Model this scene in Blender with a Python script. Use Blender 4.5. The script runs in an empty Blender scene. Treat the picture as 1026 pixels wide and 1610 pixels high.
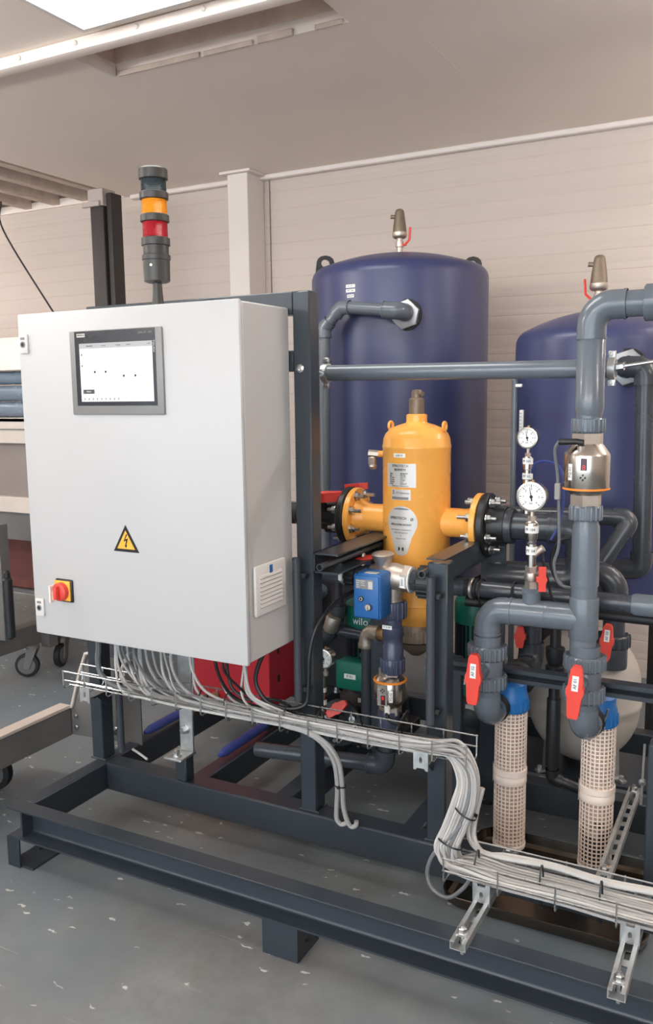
import bpy, bmesh, math, random
from mathutils import Vector, Matrix
random.seed(7)
PI = math.pi
S = bpy.context.scene
COL = S.collection

# ------------------------------------------------------------------ camera
cam = bpy.data.cameras.new('camera')
camo = bpy.data.objects.new('camera', cam)
COL.objects.link(camo)
R = ((0.88501731, 0.46539516, -0.01231697),
     (0.05422295, -0.12931705, -0.99011968),
     (-0.4623897, 0.87560519, -0.13968292))      # right, down, forward
m = Matrix.Identity(4)
for i in range(3):
    m[i][0] = R[0][i]; m[i][1] = -R[1][i]; m[i][2] = -R[2][i]
m[0][3], m[1][3], m[2][3] = 1.26074, -1.91022, 1.49
camo.matrix_world = m
cam.sensor_fit = 'VERTICAL'; cam.sensor_height = 24.0; cam.lens = 1339.41 / 1610 * 24
cam.clip_start = 0.05
S.camera = camo

# ------------------------------------------------------------------ world, exposure
w = bpy.data.worlds.new('daylight'); S.world = w; w.use_nodes = True
bgn = w.node_tree.nodes['Background']
bgn.inputs[0].default_value = (0.77, 0.89, 1.0, 1); bgn.inputs[1].default_value = 2.9
S.view_settings.view_transform = 'Standard'; S.view_settings.look = 'None'
S.view_settings.gamma = 1; S.view_settings.use_curve_mapping = False
S.view_settings.exposure = 0.56
LAMP = 7.0            # strength of the luminous ceiling panel
FILL_TUBE = 54.0           # strength of the unseen tubes added as fill light

# ------------------------------------------------------------------ materials
def lin(c):
    c = c / 255.0
    return c / 12.92 if c <= 0.04045 else ((c + 0.055) / 1.055) ** 2.4
MATS = {}
def mat(name, rgb, rough=0.5, metal=0.0, var=0.08, scale=9.0, bump=0.0, bscale=120.0, rvar=0.08, coat=0.0, emit=0.0, trans=0.0):
    M = bpy.data.materials.new(name); M.use_nodes = True
    nt = M.node_tree; N = nt.nodes; L = nt.links
    b = N['Principled BSDF']
    col = tuple(lin(c) for c in rgb) + (1,)
    tc = N.new('ShaderNodeTexCoord')
    nz = N.new('ShaderNodeTexNoise'); nz.inputs['Scale'].default_value = scale; nz.inputs['Detail'].default_value = 5
    L.new(tc.outputs['Object'], nz.inputs['Vector'])
    r = N.new('ShaderNodeValToRGB')
    r.color_ramp.elements[0].position = 0.3; r.color_ramp.elements[1].position = 0.7
    r.color_ramp.elements[0].color = tuple(max(0, c * (1 - var)) for c in col[:3]) + (1,)
    r.color_ramp.elements[1].color = tuple(min(1, c * (1 + var)) for c in col[:3]) + (1,)
    L.new(nz.outputs['Fac'], r.inputs['Fac']); L.new(r.outputs['Color'], b.inputs['Base Color'])
    mr = N.new('ShaderNodeMapRange')
    mr.inputs['To Min'].default_value = max(0.02, rough - rvar); mr.inputs['To Max'].default_value = min(1, rough + rvar)
    L.new(nz.outputs['Fac'], mr.inputs['Value']); L.new(mr.outputs['Result'], b.inputs['Roughness'])
    b.inputs['Metallic'].default_value = metal
    if coat: b.inputs['Coat Weight'].default_value = coat; b.inputs['Coat Roughness'].default_value = 0.12
    if trans: b.inputs['Transmission Weight'].default_value = trans
    if emit:
        L.remove(b.inputs['Base Color'].links[0]); b.inputs['Base Color'].default_value = (0.02, 0.02, 0.02, 1)
        b.inputs['Emission Color'].default_value = col; b.inputs['Emission Strength'].default_value = emit
    if bump:
        n2 = N.new('ShaderNodeTexNoise'); n2.inputs['Scale'].default_value = bscale; n2.inputs['Detail'].default_value = 2
        L.new(tc.outputs['Object'], n2.inputs['Vector'])
        bp = N.new('ShaderNodeBump'); bp.inputs['Strength'].default_value = bump; bp.inputs['Distance'].default_value = 0.002
        L.new(n2.outputs['Fac'], bp.inputs['Height']); L.new(bp.outputs['Normal'], b.inputs['Normal'])
    MATS[name] = M
    return M

mat('skid paint', (46, 53, 60), 0.30, 0.0, 0.05, 6, 0.0, 260, 0.03)
mat('cabinet white', (189, 188, 187), 0.38, 0, 0.012, 3, 0.10, 420, 0.03)
mat('pvc grey', (98, 105, 113), 0.20, 0, 0.04, 5, 0, 100, 0.03)
mat('pvc dark', (60, 64, 70), 0.26, 0, 0.06, 6)
mat('pvc blue grey', (62, 66, 86), 0.24, 0, 0.06, 6)
mat('black plastic', (28, 29, 31), 0.42, 0, 0.1, 10)
mat('black rubber', (20, 20, 22), 0.6, 0, 0.1, 10)
mat('tank blue', (57, 62, 100), 0.34, 0, 0.05, 3, 0.10, 60)
mat('vessel yellow', (247, 175, 82), 0.27, 0, 0.04, 4, 0.05, 90)
mat('stainless', (196, 188, 178), 0.24, 1.0, 0.06, 20, 0, 100, 0.08)
mat('tray steel', (120, 110, 100), 0.22, 1.0, 0.06, 20, 0, 100, 0.06)
mat('galvanised', (188, 190, 190), 0.42, 0.85, 0.12, 45, 0, 100, 0.1)
mat('zinc bolt', (205, 206, 206), 0.30, 1.0, 0.08, 60)
mat('nickel', (196, 184, 172), 0.44, 0.9, 0.08, 30)
mat('brass', (176, 138, 98), 0.42, 0.6, 0.1, 30)
mat('bronze brown', (128, 112, 96), 0.48, 0.4, 0.12, 30)
mat('handle red', (218, 66, 52), 0.42, 0, 0.05, 10)
mat('pump green', (18, 104, 86), 0.40, 0, 0.06, 10)
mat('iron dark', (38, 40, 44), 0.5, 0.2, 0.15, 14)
mat('box red', (176, 40, 52), 0.42, 0, 0.05, 5)
mat('actuator blue', (38, 98, 162), 0.42, 0, 0.04, 10)
mat('cap blue', (34, 108, 176), 0.42, 0, 0.06, 10)
mat('sheath blue', (52, 66, 132), 0.38, 0, 0.15, 30)
mat('screen cream', (238, 220, 206), 0.55, 0, 0.06, 14)
mat('cartridge', (188, 162, 144), 0.75, 0, 0.12, 18)
mat('expansion grey', (170, 164, 156), 0.48, 0, 0.05, 5)
mat('cable grey', (158, 156, 154), 0.42, 0, 0.04, 10)
mat('cable white', (184, 181, 177), 0.42, 0, 0.03, 10)
mat('cable dark grey', (110, 112, 114), 0.45, 0, 0.05, 10)
mat('cable black', (24, 24, 26), 0.45, 0, 0.06, 10)
mat('tray wire', (206, 208, 208), 0.28, 0.9, 0.06, 40)
mat('label white', (236, 236, 232), 0.5, 0, 0.01, 10)
mat('label silver', (206, 202, 196), 0.36, 0.25, 0.03, 10)
mat('ink', (14, 14, 16), 0.6)
mat('ink grey', (120, 120, 124), 0.6)
mat('sign yellow', (248, 178, 62), 0.45, 0, 0.03, 10)
mat('bezel grey', (136, 134, 132), 0.45, 0.15, 0.03, 10)
mat('panel black', (40, 42, 48), 0.25, 0, 0.03, 10)
mat('screen light', (250, 250, 250), 0.3, 0, 0.0, 10, emit=0.82)
mat('screen bar', (206, 204, 206), 0.3, 0, 0.0, 10, emit=0.62)
mat('screen button', (110, 116, 124), 0.3, 0, 0.0, 10, emit=0.3)
mat('digit red', (235, 30, 30), 0.3, 0, 0.0, 10, emit=0.7)
mat('display dark', (60, 22, 24), 0.25, 0, 0.0, 10)
mat('lens clear', (62, 70, 74), 0.14, 0, 0.04, 10)
mat('lens amber', (232, 148, 34), 0.25, 0, 0.05, 40)
mat('lens red', (168, 32, 44), 0.25, 0, 0.05, 40)
mat('tower dark', (50, 48, 46), 0.42, 0, 0.05, 20)
mat('seal orange', (232, 138, 40), 0.5, 0, 0.03, 10)
mat('filter vent white', (212, 208, 204), 0.45, 0, 0.01, 10)
mat('ceiling white', (240, 227, 216), 0.7, 0, 0.025, 1.2)
mat('wall sheet', (198, 184, 174), 0.6, 0, 0.02, 2, 0.04, 40)
mat('trim white', (222, 213, 207), 0.55, 0, 0.02, 3)
mat('plaster tan', (226, 206, 192), 0.8, 0, 0.12, 9)
mat('lamp diffuser', (255, 253, 248), 0.5, 0, 0, 1, emit=LAMP)
mat('fill tube light', (255, 248, 242), 0.5, 0, 0, 1, emit=FILL_TUBE)
mat('mast dark', (66, 62, 62), 0.35, 0.4, 0.12, 3)
mat('mast cap', (176, 166, 160), 0.45, 0.2, 0.05, 8)
mat('timber', (204, 186, 172), 0.7, 0, 0.12, 14)
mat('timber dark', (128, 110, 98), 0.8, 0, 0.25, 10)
mat('cart cream', (196, 184, 174), 0.5, 0, 0.04, 6)
mat('cart grey', (104, 102, 100), 0.5, 0.1, 0.08, 6)
mat('cart panel', (128, 118, 112), 0.6, 0, 0.06, 6)
mat('roll blue grey', (118, 132, 146), 0.26, 0.2, 0.04, 14)
mat('wrap film', (232, 226, 218), 0.16, 0, 0.06, 8, 0.5, 14)
mat('carton brown', (110, 62, 54), 0.7, 0, 0.2, 9)
mat('steel bright', (168, 170, 172), 0.42, 0.7, 0.06, 8)
mat('rubber grey', (92, 92, 92), 0.6, 0, 0.05, 8)

# floor: worn grey coated concrete with scratches, pale flecks and faint dirt
def floor_material():
    M = bpy.data.materials.new('coated concrete'); M.use_nodes = True
    nt = M.node_tree; N = nt.nodes; L = nt.links; b = N['Principled BSDF']
    tc = N.new('ShaderNodeTexCoord')
    def noise(sc, det=6, rough=0.6, vec=None):
        n = N.new('ShaderNodeTexNoise'); n.inputs['Scale'].default_value = sc; n.inputs['Detail'].default_value = det
        n.inputs['Roughness'].default_value = rough
        L.new(vec or tc.outputs['Object'], n.inputs['Vector']); return n.outputs['Fac']
    def ramp(src, p0, p1, c0, c1):
        r = N.new('ShaderNodeValToRGB'); e = r.color_ramp.elements
        e[0].position = p0; e[1].position = p1
        e[0].color = tuple(lin(c) for c in c0) + (1,); e[1].color = tuple(lin(c) for c in c1) + (1,)
        L.new(src, r.inputs['Fac']); return r.outputs['Color']
    def mix(fac, a, bb, mode='MIX'):
        x = N.new('ShaderNodeMix'); x.data_type = 'RGBA'; x.blend_type = mode
        L.new(fac, x.inputs['Factor']); L.new(a, x.inputs['A']); L.new(bb, x.inputs['B']); return x.outputs['Result']
    def fac(src, p0, p1):
        r = N.new('ShaderNodeMapRange'); r.inputs['From Min'].default_value = p0; r.inputs['From Max'].default_value = p1
        L.new(src, r.inputs['Value']); return r.outputs['Result']
    base = ramp(noise(1.1), 0.3, 0.7, (96, 107, 116), (120, 130, 137))
    dirt = ramp(noise(3.0, 8, 0.7), 0.35, 0.65, (106, 104, 101), (126, 127, 126))
    c = mix(fac(noise(0.55, 4), 0.42, 0.62), base, dirt)
    smudge = ramp(noise(5.0), 0.0, 1.0, (74, 76, 78), (92, 92, 92))
    sm = N.new('ShaderNodeMath'); sm.operation = 'MULTIPLY'; sm.inputs[1].default_value = 0.55
    L.new(fac(noise(1.7, 9, 0.75), 0.54, 0.70), sm.inputs[0]); c = mix(sm.outputs['Value'], c, smudge)
    pale = ramp(noise(2.0), 0.0, 1.0, (188, 188, 184), (202, 200, 196))
    # paint flecks: voronoi cells thinned by a big noise
    vo = N.new('ShaderNodeTexVoronoi'); vo.inputs['Scale'].default_value = 26; vo.inputs['Randomness'].default_value = 1
    mp0 = N.new('ShaderNodeMapping'); mp0.inputs['Rotation'].default_value = (0, 0, 0.4); mp0.inputs['Scale'].default_value = (0.6, 1.4, 1)
    L.new(tc.outputs['Object'], mp0.inputs['Vector'])
    wn = N.new('ShaderNodeTexNoise'); wn.inputs['Scale'].default_value = 30
    L.new(tc.outputs['Object'], wn.inputs['Vector'])
    add = N.new('ShaderNodeVectorMath'); add.operation = 'MULTIPLY_ADD'; add.inputs[1].default_value = (0.05, 0.05, 0)
    L.new(wn.outputs['Color'], add.inputs[0]); L.new(mp0.outputs['Vector'], add.inputs[2])
    L.new(add.outputs['Vector'], vo.inputs['Vector'])
    f1 = fac(vo.outputs['Distance'], 0.20, 0.13)
    sel = N.new('ShaderNodeSeparateColor'); L.new(vo.outputs['Color'], sel.inputs['Color'])
    f2 = fac(sel.outputs[0], 0.68, 0.70)
    mul = N.new('ShaderNodeMath'); mul.operation = 'MULTIPLY'; L.new(f1, mul.inputs[0]); L.new(f2, mul.inputs[1])
    c = mix(mul.outputs['Value'], c, pale)
    # scratches: thin stretched noise
    mp = N.new('ShaderNodeMapping'); mp.inputs['Rotation'].default_value = (0, 0, 0.9); mp.inputs['Scale'].default_value = (1.2, 34, 1)
    L.new(tc.outputs['Object'], mp.inputs['Vector'])
    sc = noise(1.6, 3, 0.5, mp.outputs['Vector'])
    s1 = fac(sc, 0.67, 0.80)
    s3 = N.new('ShaderNodeMath'); s3.operation = 'MULTIPLY'; L.new(fac(noise(3.3, 2), 0.50, 0.75), s3.inputs[1]); L.new(s1, s3.inputs[0])
    c = mix(s3.outputs['Value'], c, pale)
    L.new(c, b.inputs['Base Color'])
    rr = N.new('ShaderNodeMapRange'); rr.inputs['To Min'].default_value = 0.30; rr.inputs['To Max'].default_value = 0.56
    L.new(noise(2.4), rr.inputs['Value']); L.new(rr.outputs['Result'], b.inputs['Roughness'])
    bp = N.new('ShaderNodeBump'); bp.inputs['Strength'].default_value = 0.12; bp.inputs['Distance'].default_value = 0.003
    L.new(noise(40), bp.inputs['Height']); L.new(bp.outputs['Normal'], b.inputs['Normal'])
    MATS['concrete'] = M
floor_material()

# ------------------------------------------------------------------ helpers
class B:
    """collects simple shapes in world coordinates, then links them as ONE mesh object"""
    def __init__(s): s.bm = bmesh.new()
    def _xf(s, verts, mtx):
        for v in verts: v.co = mtx @ v.co
    def box(s, x0, x1, y0, y1, z0, z1, bev=0.0, rot=None, seg=1):
        r = bmesh.ops.create_cube(s.bm, size=1.0); vs = r['verts']
        c = Vector(((x0 + x1) / 2, (y0 + y1) / 2, (z0 + z1) / 2))
        for v in vs: v.co = Vector((v.co.x * (x1 - x0), v.co.y * (y1 - y0), v.co.z * (z1 - z0)))
        if bev:
            es = list({e for v in vs for e in v.link_edges})
            r = bmesh.ops.bevel(s.bm, geom=es, offset=bev, segments=seg, affect='EDGES', profile=0.5)
            vs = list({v for f in r['faces'] for v in f.verts} | {v for v in vs if v.is_valid})
        M = Matrix.Translation(c) @ (rot.to_4x4() if rot else Matrix.Identity(4))
        s._xf(vs, M); return s
    def lathe(s, prof, o, d=(0, 0, 1), seg=24, flat=False, a0=0.0):
        """prof: list of (radius, distance along d); o: origin"""
        d = Vector(d).normalized(); q = d.to_track_quat('Z', 'Y'); o = Vector(o)
        rings = []
        for (r, h) in prof:
            if r < 1e-6: rings.append([s.bm.verts.new(o + d * h)]); continue
            rings.append([s.bm.verts.new(o + q @ Vector((r * math.cos(a0 + 2 * PI * k / seg), r * math.sin(a0 + 2 * PI * k / seg), h))) for k in range(seg)])
        for a, b in zip(rings, rings[1:]):
            n = seg
            for k in range(n):
                k2 = (k + 1) % n
                if len(a) == 1 and len(b) == 1: continue
                if len(a) == 1: s.bm.faces.new((a[0], b[k2], b[k]))
                elif len(b) == 1: s.bm.faces.new((a[k], a[k2], b[0]))
                else: s.bm.faces.new((a[k], a[k2], b[k2], b[k]))
        if len(rings[0]) > 1: s.bm.faces.new(list(reversed(rings[0])))
        if len(rings[-1]) > 1: s.bm.faces.new(rings[-1])
        return s
    def cyl(s, p0, p1, r, r2=None, seg=16, a0=0.0):
        p0 = Vector(p0); p1 = Vector(p1)
        return s.lathe([(r, 0), (r if r2 is None else r2, (p1 - p0).length)], p0, p1 - p0, seg, a0=a0)
    def hexa(s, p0, p1, r): return s.cyl(p0, p1, r, seg=6, a0=PI / 6)
    def tube(s, pts, r, seg=8, caps=True, radii=None):
        pts = [Vector(p) for p in pts]; n = len(pts); rings = []
        t = (pts[1] - pts[0]).normalized()
        u = t.orthogonal().normalized()
        for i, p in enumerate(pts):
            a = pts[max(i - 1, 0)]; b = pts[min(i + 1, n - 1)]
            t2 = (b - a).normalized()
            q = t.rotation_difference(t2); u = (q @ u).normalized(); t = t2
            u = (u - t * u.dot(t)).normalized(); v = t.cross(u)
            rr = radii[i] if radii else r
            rings.append([s.bm.verts.new(p + (u * math.cos(2 * PI * k / seg) + v * math.sin(2 * PI * k / seg)) * rr) for k in range(seg)])
        for a, b in zip(rings, rings[1:]):
            for k in range(seg): s.bm.faces.new((a[k], a[(k + 1) % seg], b[(k + 1) % seg], b[k]))
        if caps: s.bm.faces.new(list(reversed(rings[0]))); s.bm.faces.new(rings[-1])
        return s
    def prism(s, poly, o, u, v, h, hole=None):
        """2-D polygon in axes u,v at o, extruded by h along u x v"""
        o = Vector(o); u = Vector(u).normalized(); v = Vector(v).normalized(); n = u.cross(v) * h
        def ring(pl, off): return [s.bm.verts.new(o + u * a + v * b + off) for a, b in pl]
        a = ring(poly, Vector((0, 0, 0))); b = ring(poly, n); k = len(poly)
        for i in range(k): s.bm.faces.new((a[i], a[(i + 1) % k], b[(i + 1) % k], b[i]))
        if hole:
            c = ring(hole, Vector((0, 0, 0))); d = ring(hole, n); kk = len(hole)
            for i in range(kk): s.bm.faces.new((c[(i + 1) % kk], c[i], d[i], d[(i + 1) % kk]))
            for x, y, rev in ((a, c, True), (b, d, False)):
                es = [s.bm.edges.get((x[i], x[(i + 1) % k])) for i in range(k)] + [s.bm.edges.get((y[i], y[(i + 1) % kk])) for i in range(kk)]
                bmesh.ops.triangle_fill(s.bm, use_beauty=True, edges=es)
        else:
            s.bm.faces.new(list(reversed(a))); s.bm.faces.new(b)
        return s
    def torus(s, o, d, R0, r, seg=24, sseg=8):
        d = Vector(d).normalized(); q = d.to_track_quat('Z', 'Y'); o = Vector(o)
        g = [[s.bm.verts.new(o + q @ Vector(((R0 + r * math.cos(b)) * math.cos(a), (R0 + r * math.cos(b)) * math.sin(a), r * math.sin(b))))
              for b in [2 * PI * j / sseg for j in range(sseg)]] for a in [2 * PI * i / seg for i in range(seg)]]
        for i in range(seg):
            for j in range(sseg):
                s.bm.faces.new((g[i][j], g[(i + 1) % seg][j], g[(i + 1) % seg][(j + 1) % sseg], g[i][(j + 1) % sseg]))
        return s
    def obj(s, name, material, parent=None, angle=38):
        bmesh.ops.recalc_face_normals(s.bm, faces=s.bm.faces[:])
        me = bpy.data.meshes.new(name); s.bm.to_mesh(me); s.bm.free()
        return link(name, me, material, parent, angle)

def root_of(o):
    while o.parent: o = o.parent
    return o
def link(name, me, material, parent=None, angle=38):
    if parent is not None:
        me.transform(Matrix.Translation(-root_of(parent).location))
    else:                                   # a thing of one mesh: origin at the middle of its underside
        vs = [v.co for v in me.vertices]
        c = Vector(((min(v.x for v in vs) + max(v.x for v in vs)) / 2, (min(v.y for v in vs) + max(v.y for v in vs)) / 2, min(v.z for v in vs)))
        me.transform(Matrix.Translation(-c))
    me.polygons.foreach_set('use_smooth', [True] * len(me.polygons))
    me.set_sharp_from_angle(angle=math.radians(angle))
    me.materials.append(MATS[material])
    o = bpy.data.objects.new(name, me); COL.objects.link(o)
    if parent is not None: o.parent = parent
    else: o.location = c
    return o
def tag(o, label, cat, group=None):
    o['label'] = label; o['category'] = cat
    if group: o['group'] = group
    return o
def thing(name, label, cat, loc, group=None):
    o = bpy.data.objects.new(name, None); COL.objects.link(o)
    o.location = loc; o.empty_display_size = 0.05
    return tag(o, label, cat, group)
def struct(o): o['kind'] = 'structure'; return o
def again(o, dv, parent=None):
    """copy of a part (mesh data shared) moved by dv"""
    c = o.copy(); COL.objects.link(c); c.location = o.location + Vector(dv)
    if parent is not None: c.parent = parent
    return c

def text(body, size, o, u, v, material, parent, name='lettering', depth=0.0006, bend=None, align='CENTER', squash=1.0):
    """flat lettering; u = reading direction, v = up. bend=(axis x, axis y, radius): wrapped round a vertical cylinder"""
    cu = bpy.data.curves.new('t', 'FONT'); cu.body = body; cu.size = size; cu.align_x = align; cu.align_y = 'CENTER'
    cu.extrude = depth / 2; cu.resolution_u = 2
    t = bpy.data.objects.new('t', cu); COL.objects.link(t)
    dg = bpy.context.evaluated_depsgraph_get(); dg.update()
    me = bpy.data.meshes.new_from_object(t.evaluated_get(dg))
    bpy.data.objects.remove(t); bpy.data.curves.remove(cu)
    o = Vector(o); u = Vector(u).normalized(); v = Vector(v).normalized(); n = u.cross(v)
    for q in me.vertices:
        a, b, c = q.co.x * squash, q.co.y, q.co.z
        if bend:
            ax, ay, rad = bend
            a0 = math.atan2(o.y - ay, o.x - ax); th = a0 + a / rad
            q.co = Vector((ax + (rad + c) * math.cos(th), ay + (rad + c) * math.sin(th), o.z + b))
        else: q.co = o + u * a + v * b + n * c
    me.materials.clear()
    return link(name, me, material, parent)

def sticker(poly, ax, ay, rad, a0, z, material, parent, name='label_plate', thick=0.0008, nx=10):
    """a flat outline (list of (s, z) pairs, s along the arc) wrapped on a vertical cylinder"""
    bm = bmesh.new()
    vs = [bm.verts.new((p[0], p[1], 0)) for p in poly]; bm.faces.new(vs)
    w0 = min(p[0] for p in poly); w1 = max(p[0] for p in poly)
    for i in range(1, nx):
        bmesh.ops.bisect_plane(bm, geom=bm.verts[:] + bm.edges[:] + bm.faces[:], plane_co=(w0 + (w1 - w0) * i / nx, 0, 0), plane_no=(1, 0, 0))
    r = bmesh.ops.extrude_face_region(bm, geom=bm.faces[:])
    for e in r['geom']:
        if isinstance(e, bmesh.types.BMVert): e.co.z = thick
    for q in bm.verts:
        th = a0 + q.co.x / rad
        q.co = Vector((ax + (rad + q.co.z) * math.cos(th), ay + (rad + q.co.z) * math.sin(th), z + q.co.y))
    b = B(); b.bm.free(); b.bm = bm
    return b.obj(name, material, parent)

def arc_pts(c, p_in, p_out, rad, n=7):
    """fillet at corner c between directions to p_in and p_out"""
    c = Vector(c); a = (Vector(p_in) - c).normalized(); b = (Vector(p_out) - c).normalized()
    ang = a.angle(b); t = rad / math.tan(ang / 2)
    ctr = c + (a + b).normalized() * (rad / math.sin(ang / 2))
    s = c + a * t - ctr; e = c + b * t - ctr
    ax = s.cross(e).normalized(); tot = s.angle(e)
    return [ctr + Matrix.Rotation(tot * i / n, 3, ax) @ s for i in range(n + 1)]
def fillet(pts, rad, n=7):
    out = [Vector(pts[0])]
    for i in range(1, len(pts) - 1): out += arc_pts(pts[i], pts[i - 1], pts[i + 1], rad, n)
    out.append(Vector(pts[-1])); return out
def spline(pts, n=8):
    P = [Vector(p) for p in pts]; P = [P[0] * 2 - P[1]] + P + [P[-1] * 2 - P[-2]]; out = []
    for i in range(1, len(P) - 2):
        p0, p1, p2, p3 = P[i - 1:i + 3]
        for k in range(n):
            t = k / n
            out.append(0.5 * ((2 * p1) + (p2 - p0) * t + (2 * p0 - 5 * p1 + 4 * p2 - p3) * t * t + (3 * p1 - p0 - 3 * p2 + p3) * t ** 3))
    out.append(P[-2]); return out

def pipe(pts, r, parent, material='pvc grey', elbow=1.17, bend=1.15, sock=1.5, ends=(0, 0)):
    """glued plastic pipe: straight pieces and socketed elbows are separate parts"""
    pts = [Vector(p) for p in pts]; n = len(pts)
    R1 = r * elbow; br = r * bend; cuts = []
    for i in range(1, n - 1):
        a = (pts[i - 1] - pts[i]).normalized(); b = (pts[i + 1] - pts[i]).normalized()
        t = br / math.tan(a.angle(b) / 2)
        leg = t + r * sock
        path = [pts[i] + a * leg] + arc_pts(pts[i], pts[i - 1], pts[i + 1], br, 8) + [pts[i] + b * leg]
        e = B(); e.tube(path, R1, 20)
        for d in (a, b): e.lathe([(R1 * 1.05, 0), (R1 * 1.05, r * 0.22)], pts[i] + d * (leg - r * 0.22), d, 20)
        e.obj('elbow', material, parent)
        cuts.append(leg)
    for i in range(n - 1):
        d = (pts[i + 1] - pts[i]).normalized()
        s0 = pts[i] + d * (cuts[i - 1] - r * 0.3 if i > 0 else 0)
        s1 = pts[i + 1] - d * (cuts[i] - r * 0.3 if i < n - 2 else 0)
        if (s1 - s0).dot(d) > 0.004: B().cyl(s0, s1, r, seg=22).obj('pipe_length', material, parent)
def socket(p, d, r, L, parent, material='pvc grey', name='coupling'):
    d = Vector(d).normalized(); p = Vector(p)
    return B().lathe([(r * 0.97, 0), (r, L * 0.06), (r, L * 0.94), (r * 0.97, L)], p, d, 22).obj(name, material, parent)
def union_nut(p, d, r, L, parent, material='pvc grey', ribs=20):
    """ribbed union nut"""
    d = Vector(d).normalized(); p = Vector(p)
    b = B(); b.lathe([(r * 0.86, 0), (r * 0.95, L * 0.10), (r * 0.95, L * 0.86), (r * 0.84, L)], p, d, 28)
    q = d.to_track_quat('Z', 'Y')
    for k in range(ribs):
        a = 2 * PI * k / ribs; c = p + q @ Vector((math.cos(a), math.sin(a), 0)) * (r * 0.93)
        b.lathe([(r * 0.075, 0), (r * 0.085, L * 0.1), (r * 0.085, L * 0.8), (r * 0.04, L * 0.93)], c + d * (L * 0.03), d, 5)
    return b.obj('union_nut', material, parent)
def bolt_bm(b, p, d, r, L, shank=None):
    d = Vector(d).normalized(); p = Vector(p)
    b.lathe([(r * 1.5, 0), (r * 1.5, r * 0.35)], p, d, 12)
    b.lathe([(r, r * 0.35), (r, r * 1.7), (r * 0.8, r * 1.9)], p, d, 6)
    if shank: b.lathe([(r * 0.55, r * 1.7), (r * 0.55, shank)], p, d, 8)
    return b

# ================================================================== SETTING
CEIL = 2.76; WALLY = 2.6
b = B(); b.box(-7.5, 6, -7, WALLY + 0.1, -0.1, 0)
fl = struct(b.obj('floor', 'concrete'))
# back wall: profiled sheet courses as parts on a backing
b = B(); b.box(-7.5, 6, WALLY + 0.03, WALLY + 0.13, 0, CEIL)
wb = struct(b.obj('wall_back', 'wall sheet'))
zz = 0.0; first = {}
H = 0.0986
for k in range(28):
    for x0, x1 in ((-7.5, -1.48), (-1.472, 6.0)):
        key = x0
        if key not in first:
            b = B(); L_ = x1 - x0
            b.prism([(0, 0), (0.0264, 0.0), (0.0268, 0.002), (0.0282, 0.005), (0.0282, 0.03), (0.0276, 0.034), (0.0282, 0.038), (0.0288, H - 0.007), (0.0274, H - 0.002), (0.0264, H), (0, H)],
                    (x0, WALLY + 0.030, 0.0), (0, -1, 0), (0, 0, 1), -L_)
            first[key] = b.obj('wall_panel', 'wall sheet', wb, 20)
        else: again(first[key], (0, 0, k * H))
b = B(); b.box(-7.6, -7.5, -7, WALLY + 0.13, 0, CEIL); struct(b.obj('wall_left', 'wall sheet'))
b = B(); b.box(6, 6.1, -7, WALLY + 0.13, 0, CEIL); struct(b.obj('wall_right', 'wall sheet'))
# front wall with a wide open gate behind the camera
b = B(); b.box(-7.5, -5.6, -7.1, -7, 0, CEIL); b.box(5.2, 6, -7.1, -7, 0, CEIL)
struct(b.obj('wall_front', 'wall sheet'))
# ceiling with two openings (x0,x1,y0,y1)
OPEN = [(-1.18, -0.13, 0.62, 0.935), (-3.70, -2.56, 1.50, 2.585)]
def ceiling():
    xs = sorted({-7.5, 6.0} | {v for o in OPEN for v in o[:2]}); ys = sorted({-7.0, WALLY + 0.1} | {v for o in OPEN for v in o[2:]})
    b = B()
    for i in range(len(xs) - 1):
        for j in range(len(ys) - 1):
            cx, cy = (xs[i] + xs[i + 1]) / 2, (ys[j] + ys[j + 1]) / 2
            if any(o[0] < cx < o[1] and o[2] < cy < o[3] for o in OPEN): continue
            b.box(xs[i], xs[i + 1], ys[j], ys[j + 1], CEIL, CEIL + 0.05)
    bmesh.ops.remove_doubles(b.bm, verts=b.bm.verts[:], dist=1e-5)
    return struct(b.obj('ceiling', 'ceiling white'))
ce = ceiling()
# seams of the ceiling boards: slim raised joint strips
for x0, y0, y1 in ((0.05, -0.4, 2.6), (1.3, -0.4, 2.6)):
    b = B(); b.box(x0, x0 + 0.004, y0, y1, CEIL - 0.0006, CEIL + 0.01); b.obj('joint_strip', 'ceiling white', ce)
# the shallow shaft of the near opening
o = OPEN[0]; hh = 0.16; z0 = CEIL + 0.0502
for x0, x1, y0, y1 in ((o[0] - 0.02, o[1] + 0.02, o[3], o[3] + 0.02), (o[0] - 0.02, o[1] + 0.02, o[2] - 0.02, o[2]), (o[0] - 0.02, o[0], o[2], o[3]), (o[1], o[1] + 0.02, o[2], o[3])):
    b = B(); b.box(x0, x1, y0, y1, z0, CEIL + hh); b.obj('shaft_panel', 'plaster tan', ce)
b = B(); b.box(o[0] - 0.02, o[1] + 0.02, o[2] - 0.02, o[3] + 0.02, CEIL + hh, CEIL + hh + 0.02); b.obj('shaft_panel', 'plaster tan', ce)
for x0, x1 in ((-1.16, -0.76), (-0.74, -0.52), (-0.50, -0.35), (-0.26, -0.15)):
    b = B(); b.box(x0, x1, o[3] - 0.012, o[3] - 0.001, CEIL - 0.004, CEIL + 0.012 + random.uniform(0, 0.014), 0.002); b.obj('edge_batten', 'timber', ce)
b = B(); b.box(o[0] + 0.001, o[0] + 0.014, o[2], o[3] - 0.014, CEIL - 0.006, CEIL + 0.03); b.obj('edge_batten', 'trim white', ce)
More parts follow.
